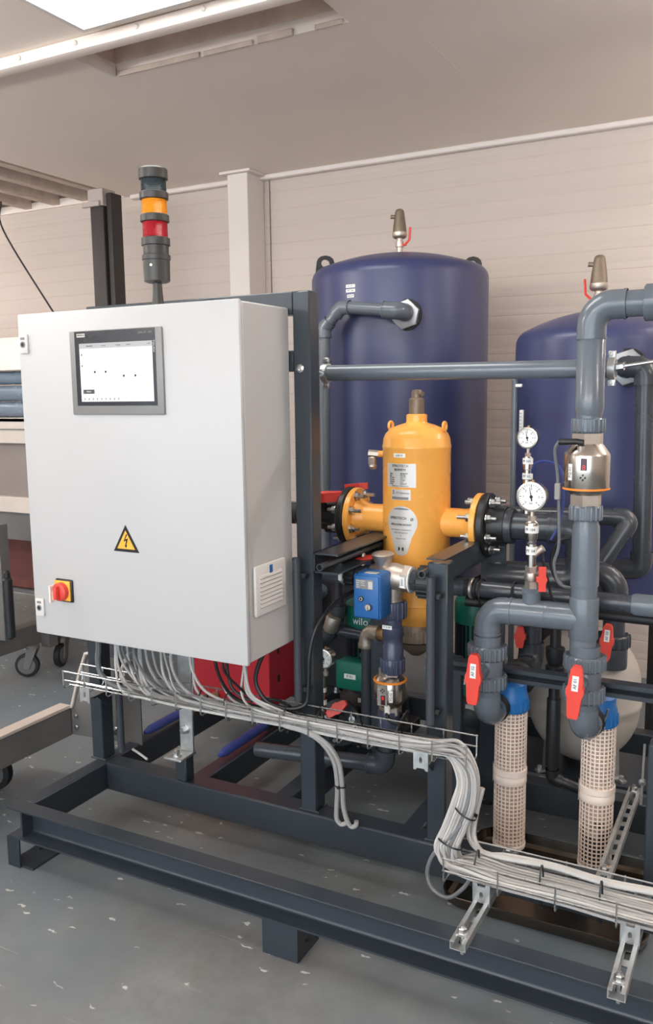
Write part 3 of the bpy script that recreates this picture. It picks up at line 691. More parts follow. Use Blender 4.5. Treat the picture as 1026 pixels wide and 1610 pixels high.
def tank(name, label, x, y, r, z0, z1, dome, lugs):
    t = thing(name, label, 'tank', (x, y, 0))
    prof = [(0, z0 - dome * 0.8)]
    for k in range(1, 9):
        a = k / 9 * PI / 2; prof.append((r * math.sin(a), z0 - dome * 0.8 * math.cos(a)))
    prof += [(r, z0), (r, z0 + 0.4), (r, z0 + 0.8), (r, z1 - 0.03)]
    kn = 0.06
    for k in range(1, 6):                     # knuckle then shallow dome
        a = k / 5 * math.radians(62); prof.append((r - kn + kn * math.cos(a), z1 - 0.03 + kn * math.sin(a)))
    rr, zz_ = prof[-1]
    for k in range(1, 9):
        f = k / 8; prof.append((rr * (1 - f), zz_ + dome * (1 - (1 - f) ** 2)))
    prof[-1] = (0, prof[-1][1])
    b = B(); b.lathe(prof, (x, y, 0), seg=72); b.obj('shell', 'tank blue', t, 50)
    top = prof[-1][1]
    for a in lugs:
        c = Vector((x + (r - 0.06) * math.cos(a), y + (r - 0.06) * math.sin(a), z1 + 0.018)); u = Vector((math.cos(a), math.sin(a), 0))
        b = B(); outer = [(-0.045, -0.01), (0.045, -0.01), (0.040, 0.035)] + [(0.040 * math.cos(q), 0.035 + 0.030 * math.sin(q)) for q in (0.5, 1.0, 1.57, 2.1, 2.6)] + [(-0.040, 0.035)]
        b.prism(outer, c, u, (0, 0, 1), 0.012, hole=[(0.020 * math.cos(q), 0.030 + 0.018 * math.sin(q)) for q in [2 * PI * i / 10 for i in range(10)]])
        b.obj('lifting_lug', 'black plastic', t)
    for k in range(3):
        a = 0.5 + 2 * PI * k / 3
        b = B(); b.box(-0.04, 0.04, -0.03, 0.03, 0, z0 - dome * 0.35)
        b._xf(b.bm.verts, Matrix.Translation((x + r * 0.86 * math.cos(a), y + r * 0.86 * math.sin(a), 0)) @ Matrix.Rotation(a, 4, 'Z'))
        b.box(x + r * 0.86 * math.cos(a) - 0.06, x + r * 0.86 * math.cos(a) + 0.06, y + r * 0.86 * math.sin(a) - 0.06, y + r * 0.86 * math.sin(a) + 0.06, 0, 0.01)
        b.obj('leg', 'black plastic', t)
    return t, top
def nozzle(t, x, y0, z, r):
    b = B(); b.lathe([(r * 1.42, 0), (r * 1.42, 0.012)], (x, y0, z), (0, -1, 0), 28); b.obj('gasket', 'black rubber', t)
    b = B(); b.lathe([(r * 1.36, 0.012), (r * 1.36, 0.028), (r * 1.25, 0.030)], (x, y0, z), (0, -1, 0), 6, a0=0.3); b.obj('hex_nut', 'steel bright', t)
TX, TY, TR = -0.305, 1.80, 0.402
t1, top1 = tank('buffer_tank', 'large dark blue tank standing behind the yellow vessel', TX, TY, TR, 0.66, 2.015, 0.068, [-2.5, 0.6])
vent(t1, TX, TY, top1 - 0.004, 1, 1, 0.055)
nozzle(t1, -0.122, TY - math.sqrt(TR ** 2 - 0.183 ** 2) + 0.006, 1.802, 0.046)
ca = math.atan2(-1, -0.14)
for k, (z, ww) in enumerate(((1.930, 0.046), (1.911, 0.046), (1.889, 0.034))):
    s_ = sticker([(-ww / 2, -0.0065), (ww / 2, -0.0065), (ww / 2, 0.0065), (-ww / 2, 0.0065)], TX, TY, TR + 0.0004, ca, z, 'label white', t1, 'label_strip')
    text(('AT-01', 'VE 250', 'INOX')[k], 0.011, (TX + (TR + 0.0016) * math.cos(ca), TY + (TR + 0.0016) * math.sin(ca), z), (1, 0, 0), (0, 0, 1), 'ink', s_, bend=(TX, TY, TR + 0.0016))
t2k, top2 = tank('buffer_tank', 'smaller dark blue tank cut off by the right edge', 0.660, 1.470, 0.318, 0.70, 1.685, 0.072, [PI * 0.75])
vent(t2k, 0.645, 1.45, top2 - 0.004, 1, -1, 0.055)
nozzle(t2k, 0.800, 1.470 - math.sqrt(0.318 ** 2 - 0.14 ** 2) + 0.005, 1.560, 0.046)

# pipe from the tall tank down behind the vessel
t = thing('tank_feed_pipe', 'thin grey pipe bending from the large tank nozzle down past the post', 'pipe', (-0.3, 1.33, 0.4))
pipe([(-0.115, 1.448, 1.808), (-0.115, 1.335, 1.810), (-0.345, 1.335, 1.836)], 0.026, t, elbow=1.36, sock=1.3)
pipe([(-0.335, 1.335, 1.835), (-0.372, 1.335, 1.837), (-0.452, 1.335, 1.755), (-0.456, 1.335, 1.60), (-0.462, 1.335, 0.63), (-0.462, 1.06, 0.62)], 0.0245, t, elbow=1.22, bend=0.9, sock=1.2)
# pipe from the small tank
t = thing('tank_drain_pipe', 'grey pipe running down the small blue tank at the right edge', 'pipe', (0.86, 1.1, 0.8))
pipe([(0.800, 1.150, 1.560), (0.800, 1.090, 1.560), (0.868, 1.090, 1.558), (0.880, 1.09, 0.882), (0.60, 1.09, 0.868)], 0.030, t, 'pvc dark', elbow=1.2, bend=1.0, sock=1.0)

# long crossbar pipe with clamps
t = thing('crossbar_pipe', 'long straight grey pipe crossing in front of both blue tanks', 'pipe', (0.4, 0.53, 1.52))
b = B(); b.lathe([(0.0225, 0), (0.0255, 0.002), (0.0255, 0.90), (0.0225, 0.902)], (-0.035, 0.53, 1.549), (1, 0, -0.006), 26); b.obj('pipe_length', 'pvc grey', t)
def clamp(x, y, z, r, label, stub):
    t = thing('pipe_clamp', label, 'clamp', (x, y, z - r))
    b = B(); b.lathe([(r + 0.001, 0), (r + 0.005, 0.001), (r + 0.005, 0.019), (r + 0.001, 0.02)], (x - 0.01, y, z), (1, 0, 0), 26); b.obj('clamp_band', 'galvanised', t)
    for s_ in (-1, 1):
        b = B(); b.box(x - 0.010, x + 0.010, y - 0.006, y + 0.006, z + s_ * (r + 0.012) - 0.010, z + s_ * (r + 0.012) + 0.010, 0.002)
        bolt_bm(b, (x + 0.0, y - 0.006, z + s_ * (r + 0.013)), (0, -1, 0), 0.005, 0.01); b.obj('clamp_ear', 'zinc bolt', t)
    b = B(); b.cyl(*stub, 0.0055, seg=10); b.hexa(stub[0], Vector(stub[0]) + (Vector(stub[1]) - Vector(stub[0])).normalized() * 0.025, 0.011); b.obj('threaded_rod', 'zinc bolt', t)
clamp(-0.022, 0.53, 1.549, 0.026, 'silver clamp at the left end of the long crossbar pipe', ((-0.022, 0.505, 1.549), (0.035, 0.29, 1.549)))
clamp(0.855, 0.53, 1.543, 0.026, 'silver clamp at the right end of the long crossbar pipe', ((0.862, 0.528, 1.545), (1.12, 0.50, 1.58)))

# ================================================================== YELLOW VESSEL
VX, VY, VR = 0.2155, 0.71, 0.1115
ve = thing('dirt_separator', 'yellow cylindrical separator vessel with flanged pipe stubs', 'vessel', (VX, VY, 0.62))
YM = 'vessel yellow'
b = B(); b.lathe([(0.070, 0.715), (0.074, 0.722), (0.098, 0.745), (VR - 0.003, 0.768), (VR - 0.003, 0.788), (VR, 0.791), (VR, 1.303), (VR + 0.0015, 1.306), (VR + 0.0015, 1.312), (VR, 1.315), (VR - 0.002, 1.335), (0.102, 1.352), (0.086, 1.368), (0.06, 1.379), (0.036, 1.386), (0.034, 1.390), (0.034, 1.412), (0.028, 1.415)], (VX, VY, 0), seg=64)
b.obj('shell', YM, ve, 30)
b = B(); b.lathe([(0.0, 1.410), (0.0255, 1.411), (0.0255, 1.463), (0.022, 1.466), (0.018, 1.468), (0.018, 1.485), (0.015, 1.493), (0.0, 1.494)], (VX, VY, 0), seg=24)
b.cyl((VX, VY, 1.480), (VX + 0.024, VY - 0.01, 1.480), 0.008, seg=10); b.obj('vent_cap', 'bronze brown', ve)
b = B(); b.lathe([(0.066, 0.655), (0.078, 0.660), (0.078, 0.700), (0.074, 0.716)], (VX, VY, 0), seg=40)
for k in range(40):
    a = 2 * PI * k / 40; b.lathe([(0.003, 0.662), (0.003, 0.698)], (VX + 0.078 * math.cos(a), VY + 0.078 * math.sin(a), 0), seg=5)
b.obj('knurled_collar', 'bronze brown', ve)
b = B(); b.lathe([(0.0, 0.600), (0.02, 0.602), (0.050, 0.628), (0.066, 0.652)], (VX, VY, 0), seg=32); b.cyl((VX, VY, 0.640), (VX - 0.085, VY - 0.03, 0.640), 0.016, seg=12); b.obj('drain_bowl', 'bronze brown', ve)
for a in (PI - 0.12, -0.05):
    c = Vector((VX + 0.098 * math.cos(a), VY + 0.098 * math.sin(a), 1.363)); b = B()
    b.torus(c + Vector((0, 0, 0.012)), (math.cos(a), math.sin(a) , 0), 0.0135, 0.0048, 18, 8); b.obj('lifting_eye', YM, ve)
# side drain cock
b = B(); b.cyl((VX - VR + 0.006, VY - 0.02, 1.283), (VX - VR - 0.016, VY - 0.03, 1.283), 0.011, seg=12); b.obj('cock_socket', YM, ve)
b = B(); b.hexa((VX - VR - 0.014, VY - 0.03, 1.283), (VX - VR - 0.045, VY - 0.04, 1.286), 0.012); b.box(VX - VR - 0.043, VX - VR - 0.018, VY - 0.05, VY - 0.03, 1.245, 1.275, 0.004)
b.lathe([(0.012, 0), (0.013, 0.01), (0.008, 0.014)], (VX - VR - 0.026, VY - 0.045, 1.236), (0.1, -0.3, 1), 8); b.obj('drain_cock', 'nickel', ve)
# stubs, flanges, bolts (DN80)
PZ = 1.063
def flanges(sg):
    d = Vector((sg, 0, 0)); o = Vector((VX, VY, PZ))
    b = B(); b.lathe([(0.0475, VR - 0.02), (0.0475, 0.175), (0.050, 0.182), (0.066, 0.206), (0.066, 0.210)], o, d, 40); b.obj('pipe_stub', YM, ve)
    b = B(); b.lathe([(0.060, 0.208), (0.098, 0.209), (0.1, 0.211), (0.1, 0.227), (0.098, 0.229)], o, d, 56); f = b.obj('flange', YM, ve)
    for k in range(8):
        a = PI / 8 + 2 * PI * k / 8
        c = o + d * 0.209 + Vector((0, math.cos(a), math.sin(a))) * 0.080
        b = B(); b.lathe([(0.0065, -0.042 if k % 2 else -0.03), (0.0065, 0.085)], c, d, 8)
        b.lathe([(0.0135, -0.012), (0.0135, 0.0)], c, d, 6); b.lathe([(0.016, -0.002), (0.016, 0.0)], c, d, 14)
        b.lathe([(0.016, 0.052), (0.016, 0.055)], c, d, 14); b.lathe([(0.0135, 0.055), (0.0135, 0.067)], c, d, 6); b.obj('bolt', 'zinc bolt', ve)
flanges(-1); flanges(1)
# adhesive plates
fa = math.atan2(-1.0, -0.12)
U, V = (1, 0, 0), (0, 0, 1)
def plate(ds, z, w_, h_, mt='label silver'):
    return sticker([(-w_ / 2, -h_ / 2), (w_ / 2, -h_ / 2), (w_ / 2, h_ / 2), (-w_ / 2, h_ / 2)], VX, VY, VR + 0.0003, fa + ds / VR, z, mt, ve)
def vtext(s_, size, ds, z, par, mt='ink', align='CENTER', sq=1.0):
    a = fa + ds / VR; rr = VR + 0.0016
    text(s_, size, (VX + rr * math.cos(a), VY + rr * math.sin(a), z), U, V, mt, par, bend=(VX, VY, rr), align=align, squash=sq)
p = plate(-0.002, 1.286, 0.042, 0.013, 'label white'); vtext('LAB 01', 0.0095, -0.002, 1.286, p)
p = plate(0.000, 1.222, 0.108, 0.076)
vtext('SPIROTECH', 0.0115, 0.0, 1.2525, p); vtext('BE080FM', 0.011, 0.0, 1.240, p)
for j, (l, r_) in enumerate((('Type', 'BE080FM'), ('Size', 'DN 80'), ('TS max', '110 \u00b0C'), ('PS max', '10 bar'), ('Volume', '12 l'), ('Serial', '0214-77'))):
    vtext(l, 0.0068, -0.040, 1.228 - 0.0066 * j, p, align='LEFT'); vtext(r_, 0.0068, 0.002, 1.228 - 0.0066 * j, p, align='LEFT')
vtext('Helmond - Netherlands', 0.0062, 0.0, 1.1885, p, 'ink grey')
p = plate(0.002, 1.160, 0.070, 0.034); vtext('CE Solutions', 0.0095, 0.008, 1.166, p, 'ink grey'); vtext('S', 0.018, -0.024, 1.167, p, 'ink')
q = sticker([(-0.032, -0.004), (0.028, -0.004), (0.028, 0.004), (-0.032, 0.004)], VX, VY, VR + 0.0012, fa + 0.002 / VR, 1.149, 'ink grey', p, 'grey_bar', 0.0006)
drop = [(0.055 * math.cos(a), 0.055 * math.sin(a) * 0.98) for a in [-0.35 + (PI + 0.70) * i / 22 for i in range(23)]]
drop = [(x, z) for x, z in drop] + [(-0.036, -0.050), (-0.028, -0.078), (-0.024, -0.094), (-0.014, -0.106), (0.0, -0.109), (0.014, -0.106), (0.024, -0.094), (0.028, -0.078), (0.036, -0.050)]
p = sticker(drop, VX, VY, VR + 0.0003, fa + 0.004 / VR, 1.070, 'label silver', ve, 'drop_plate', nx=14)
vtext('SPIROTECH', 0.0125, -0.007, 1.084, p, sq=0.95); vtext('\u00f8', 0.020, 0.041, 1.083, p)
vtext('SPIROCOMBI MAGNET', 0.0094, 0.003, 1.063, p, sq=0.80)
for j, s_ in enumerate(('AUTOMATIC & MAGNETIC', 'DIRT SEPARATOR', '&', 'DEAERATOR')): vtext(s_, 0.0062, 0.003, 1.046 - 0.0095 * j, p, 'ink grey')
vtext('\u25ae \u25ae', 0.012, 0.004, 0.985, p)
for s_ in (-1, 1): sticker([(-0.003, -0.004), (0.003, -0.004), (0.003, 0.004), (-0.003, 0.004)], VX, VY, VR + 0.0012, fa + (0.004 + 0.0065 * s_) / VR, 0.984, 'ink', p, 'drop_mark', 0.0004, 2)
sticker([(-0.030, 0.0), (0.030, 0.0), (0.022, 0.004), (0.0, 0.006), (-0.022, 0.004)], VX, VY, VR + 0.0012, fa + 0.004 / VR, 1.112, 'ink grey', p, 'arc_mark', 0.0004, 6)

# black flanges and pipes to either side of the vessel
def black_flange(t, x0, sg, w_):
    b = B(); b.lathe([(0.050, 0), (0.098, 0.001), (0.102, 0.005), (0.102, w_ - 0.005), (0.098, w_), (0.070, w_ + 0.002), (0.062, w_ + 0.02), (0.060, w_ + 0.05)], (x0, VY, PZ), (sg, 0, 0), 56)
    return b.obj('black_flange', 'black plastic', t)
t = thing('outlet_line', 'thick dark grey pipe leading right from the black vessel flange', 'pipe', (0.6, VY, 0.8))
black_flange(t, VX + 0.231, 1, 0.026)
pipe([(VX + 0.26, VY, PZ), (0.755, VY, PZ + 0.004), (0.755, VY, 0.905), (0.47, VY, 0.895)], 0.0425, t, 'pvc dark', elbow=1.12, bend=1.3, sock=1.0)
socket((VX + 0.285, VY, PZ), (1, 0, 0), 0.056, 0.045, t, 'pvc dark'); socket((0.655, VY, PZ + 0.002), (1, 0, 0), 0.047, 0.02, t, 'pvc dark')
t = thing('inlet_line', 'black union and stub pipe left of the yellow flange', 'pipe', (-0.15, VY, 0.96))
black_flange(t, VX - 0.231, -1, 0.026)
b = B(); b.cyl((VX - 0.27, VY, PZ), (-0.33, VY, PZ), 0.040, seg=24); b.obj('pipe_length', 'pvc dark', t)
union_nut((-0.075, VY, PZ), (-1, 0, 0), 0.062, 0.045, t, 'black plastic', 16)
b = B(); b.lathe([(0.044, 0), (0.052, 0.01), (0.052, 0.10), (0.044, 0.11)], (-0.122, VY, PZ), (-1, 0, 0), 24); b.obj('valve_body', 'pvc dark', t)
def lever(t, c, d, up, L, w_=0.036, th=0.014, name='handle'):
    """tapered plastic valve handle: c centre, d long axis, up = face normal"""
    d = Vector(d).normalized(); up = Vector(up).normalized(); s_ = up.cross(d)
    hw = w_ / 2
    pl = [(-L / 2, -hw * 0.5), (-L / 2 + 0.008, -hw * 0.66), (-L * 0.1, -hw * 0.82), (-0.006, -hw), (0.010, -hw), (L * 0.14, -hw * 0.82), (L / 2 - 0.010, -hw * 0.64), (L / 2, -hw * 0.40)]
    pl = pl + [(x, -y) for x, y in reversed(pl)]
    b = B(); b.prism(pl, Vector(c) - up * th / 2, d, up.cross(d), th)
    es = [e for e in b.bm.edges if len(e.link_faces) == 2 and e.calc_face_angle(0) > 0.8]
    bmesh.ops.bevel(b.bm, geom=es, offset=0.0025, segments=2, affect='EDGES')
    return b.obj(name, 'handle red', t, 50)
h = lever(t, (-0.095, 0.64, PZ + 0.072), (1, 0.35, 0.05), (0.0, -0.12, 1), 0.125, 0.040, 0.032)
b = B(); b.cyl((-0.112, 0.66, PZ + 0.03), (-0.100, 0.64, PZ + 0.07), 0.014, seg=12); b.obj('valve_stem', 'black plastic', t)
t = thing('flange_valve', 'red lever valve peeking over the left black flange', 'valve', (0.0, 0.86, 1.05))
lever(t, (-0.078, 0.86, 1.148), (1, 0.2, 0.10), (-0.1, 0, 1), 0.085, 0.036, 0.022)
b = B(); b.cyl((-0.09, 0.86, 1.03), (-0.09, 0.86, 1.145), 0.013, seg=12); b.lathe([(0.03, 0), (0.034, 0.01), (0.034, 0.07), (0.03, 0.08)], (-0.13, 0.86, 1.03), (1, 0, 0), 20); b.obj('valve_body', 'pvc dark', t)
b = B(); b.cyl((-0.35, 0.86, 1.03), (0.02, 0.86, 1.03), 0.024, seg=16); b.obj('pipe_length', 'pvc dark', t)

# conduit tubes lying in the support channels and clipped to the posts
def conduit(label, pts, r, clips, g=None):
    t = thing('cable_conduit', label, 'conduit', pts[0])
    b = B(); d = (Vector(pts[1]) - Vector(pts[0])); L = d.length
    b.lathe([(r * 0.78, 0.03), (r * 0.78, 0), (r, 0), (r, L), (r * 0.78, L)], pts[0], d, 18); b.obj('conduit_tube', 'pvc dark', t)
    b = B(); b.lathe([(r * 0.77, 0), (r * 0.77, 0.001)], Vector(pts[0]) + d.normalized() * 0.02, d, 14); b.obj('tube_bore', 'black rubber', t)
    for c in clips: b = B(); b.box(c[0] - 0.014, c[0] + 0.014, c[1] - 0.006, c[1] + 0.012, c[2] - 0.008, c[2] + 0.008, 0.002); b.obj('clip', 'black plastic', t)
conduit('hollow grey conduit lying in the channel by the blue actuator', ((0.108, 0.225, 0.985), (0.108, 0.70, 0.985)), 0.0105, ())
conduit('grey conduit clipped upright on the right hand post', ((0.447, 0.236, 0.985), (0.447, 0.236, 0.565)), 0.0125, ((0.458, 0.246, 0.93), (0.458, 0.246, 0.60)))
conduit('grey conduit clipped upright on the post beside the cabinet', ((0.024, 0.236, 1.005), (0.024, 0.236, 0.566)), 0.0125, ((0.038, 0.246, 0.95), (0.038, 0.246, 0.60)))
conduit('grey conduit clipped behind the post under the cabinet', ((-0.735, 0.29, 0.64), (-0.735, 0.29, 0.235)), 0.0125, ((-0.75, 0.29, 0.30), ))
conduit('small open conduit end above the right hand post', ((0.420, 0.235, 0.990), (0.420, 0.70, 0.985)), 0.0105, ())

# ================================================================== MIDDLE LINE: three-way valve, flow meter
t = thing('mixing_line', 'blue-grey vertical pipe line under the metal three-way valve', 'pipe', (0.2, 0.5, 0.26))
BG = 'pvc blue grey'
union_nut((0.221, 0.5, 0.838), (0, 0, -1), 0.044, 0.058, t, BG, 16)
b = B(); b.lathe([(0.030, 0), (0.034, 0.004), (0.034, 0.05), (0.031, 0.054), (0.031, 0.080), (0.034, 0.084), (0.034, 0.112), (0.029, 0.118), (0.029, 0.145)], (0.2205, 0.5, 0.640), seg=24); b.obj('pipe_adapter', BG, t)
union_nut((0.2185, 0.5, 0.652), (0, 0, -1), 0.040, 0.052, t, BG, 16)
s_ = B(); s_.box(0.200, 0.232, 0.463, 0.466, 0.752, 0.764); s_.obj('label_plate', 'label white', t); text('V 3-W', 0.009, (0.216, 0.4626, 0.758), (1, 0, 0), (0, 0, 1), 'ink', t)
pipe([(0.207, 0.5, 0.47), (0.189, 0.5, 0.285), (-0.30, 0.5, 0.245)], 0.0255, t, 'pvc dark', elbow=1.3, bend=1.05, sock=1.3)
socket((0.207, 0.5, 0.478), (-0.05, 0, -1), 0.037, 0.075, t, BG)

t = thing('three_way_valve', 'matte nickel three-way valve body next to the blue actuator', 'valve', (0.22, 0.5, 0.84))
b = B(); b.lathe([(0.030, 0), (0.034, 0.01), (0.040, 0.030), (0.045, 0.055), (0.045, 0.085), (0.041, 0.105), (0.040, 0.115)], (0.146, 0.5, 0.917), (1, 0, -0.06), 28)
b.lathe([(0.036, 0.0), (0.030, 0.05), (0.027, 0.072), (0.030, 0.075), (0.030, 0.092)], (0.222, 0.5, 0.915), (0, 0, -1), 24); b.obj('valve_body', 'nickel', t)
b = B(); b.lathe([(0.020, 0), (0.024, 0.02), (0.034, 0.040), (0.036, 0.050), (0.030, 0.054), (0.0, 0.056)], (0.190, 0.495, 0.935), (0, -0.06, 1), 20); b.obj('bonnet', 'nickel', t)
b = B(); b.hexa((0.257, 0.5, 0.911), (0.281, 0.5, 0.909), 0.043); hx = b.obj('hex_end', 'nickel', t)
b = B(); b.box(0.261, 0.277, 0.459, 0.4615, 0.890, 0.924); hx2 = b.obj('label_plate', 'label white', hx); text('3WV', 0.010, (0.269, 0.4586, 0.907), (0, 0, 1), (-1, 0, 0), 'ink', hx)
b = B(); b.lathe([(0.040, 0), (0.042, 0.006)], (0.281, 0.5, 0.909), (1, 0, 0), 24); b.obj('white_ring', 'label white', t)
t = thing('right_union', 'dark ribbed union on the right of the three-way valve', 'coupling', (0.36, 0.5, 0.86))
b = B(); b.lathe([(0.034, 0), (0.036, 0.02), (0.044, 0.03), (0.044, 0.036)], (0.287, 0.5, 0.908), (1, 0, 0), 8); b.obj('tail_piece', 'pvc dark', t)
union_nut((0.310, 0.5, 0.906), (1, 0, 0), 0.052, 0.048, t, 'black plastic', 16)
b = B(); b.cyl((0.355, 0.5, 0.905), (0.45, 0.515, 0.900), 0.030, seg=20); b.obj('pipe_length', 'pvc dark', t)

t = thing('left_ball_valve', 'grey pipe and small ball valve left of the blue actuator', 'valve', (0.05, 0.5, 0.87))
b = B(); b.cyl((-0.35, 0.5, 0.893), (0.052, 0.5, 0.903), 0.0265, seg=22); b.obj('pipe_length', 'pvc grey', t)
b = B(); b.hexa((0.048, 0.5, 0.905), (0.064, 0.5, 0.905), 0.036); b.obj('hex_end', 'galvanised', t)
union_nut((0.062, 0.5, 0.905), (1, 0, 0), 0.040, 0.035, t, 'black plastic', 14)
b = B(); b.lathe([(0.03, 0), (0.036, 0.006), (0.036, 0.04), (0.03, 0.05)], (0.096, 0.5, 0.907), (1, 0, 0), 22); b.obj('valve_body', 'pvc dark', t)
b = B(); b.lathe([(0.009, 0), (0.007, 0.05)], (0.118, 0.5, 0.93), (0, 0, 1), 10); b.obj('valve_stem', 'nickel', t)
lever(t, (0.124, 0.49, 0.965), (1, 0.3, 0.30), (-0.2, -0.3, 1), 0.062, 0.024, 0.010)
b = B(); b.lathe([(0.006, 0), (0.006, 0.075), (0.011, 0.076), (0.011, 0.092), (0.005, 0.094)], (0.075, 0.42, 0.905), (0, 0, 1), 10); b.obj('vent_nipple', 'label white', t)

# blue actuator box
t = thing('valve_actuator', 'blue electric actuator box mounted on the three-way valve', 'actuator', (0.185, 0.42, 0.8))
b = B(); b.box(0.137, 0.231, 0.384, 0.470, 0.800, 0.941, 0.010, seg=3); b.obj('housing', 'actuator blue', t)
b = B(); b.box(0.143, 0.225, 0.379, 0.386, 0.806, 0.935, 0.003, seg=2); fr = b.obj('front_cover', 'actuator blue', t)
b = B(); b.box(0.150, 0.208, 0.3778, 0.3795, 0.895, 0.925, 0.0004); b.obj('type_plate', 'bezel grey', fr)
b = B(); b.box(0.192, 0.206, 0.3772, 0.3780, 0.897, 0.920); b.obj('plate_field', 'label silver', fr)
for j in range(4): text(('3-way actuator', '230 V  50 Hz', '120 s   10 Nm', 'IP 54')[j], 0.0058, (0.152, 0.3776, 0.9205 - 0.0068 * j), (1, 0, 0), (0, 0, 1), 'label white', fr, align='LEFT', squash=0.85)
b = B(); b.lathe([(0.0085, 0), (0.0085, 0.004), (0.006, 0.005)], (0.168, 0.379, 0.864), (0, -1, 0), 20); b.obj('button', 'black plastic', fr)
b = B(); b.torus((0.168, 0.3745, 0.864), (0, -1, 0), 0.0048, 0.0012, 16, 6); b.obj('button_ring', 'label silver', fr)
b = B(); b.lathe([(0.0115, 0), (0.0115, 0.003)], (0.193, 0.379, 0.840), (0, -1, 0), 20); b.obj('knob_seat', 'panel black', fr)
b = B(); b.lathe([(0.010, 0.003), (0.009, 0.010), (0.0, 0.011)], (0.193, 0.379, 0.841), (0, -1, 0), 18); b.box(0.1905, 0.1955, 0.364, 0.370, 0.832, 0.850, 0.001); b.obj('selector_knob', 'nickel', fr)
b = B(); b.box(0.170, 0.212, 0.395, 0.42, 0.9405, 0.9425, 0.001); b.obj('top_plate', 'label silver', t)
b = B(); b.cyl((0.185, 0.47, 0.90), (0.185, 0.5, 0.905), 0.022, seg=16); b.obj('mount_neck', 'nickel', t)
b = B(); bolt_bm(b, (0.149, 0.390, 0.9395), (0, 0, 1), 0.003, 0.0); b.obj('cover_screw', 'black plastic', t)

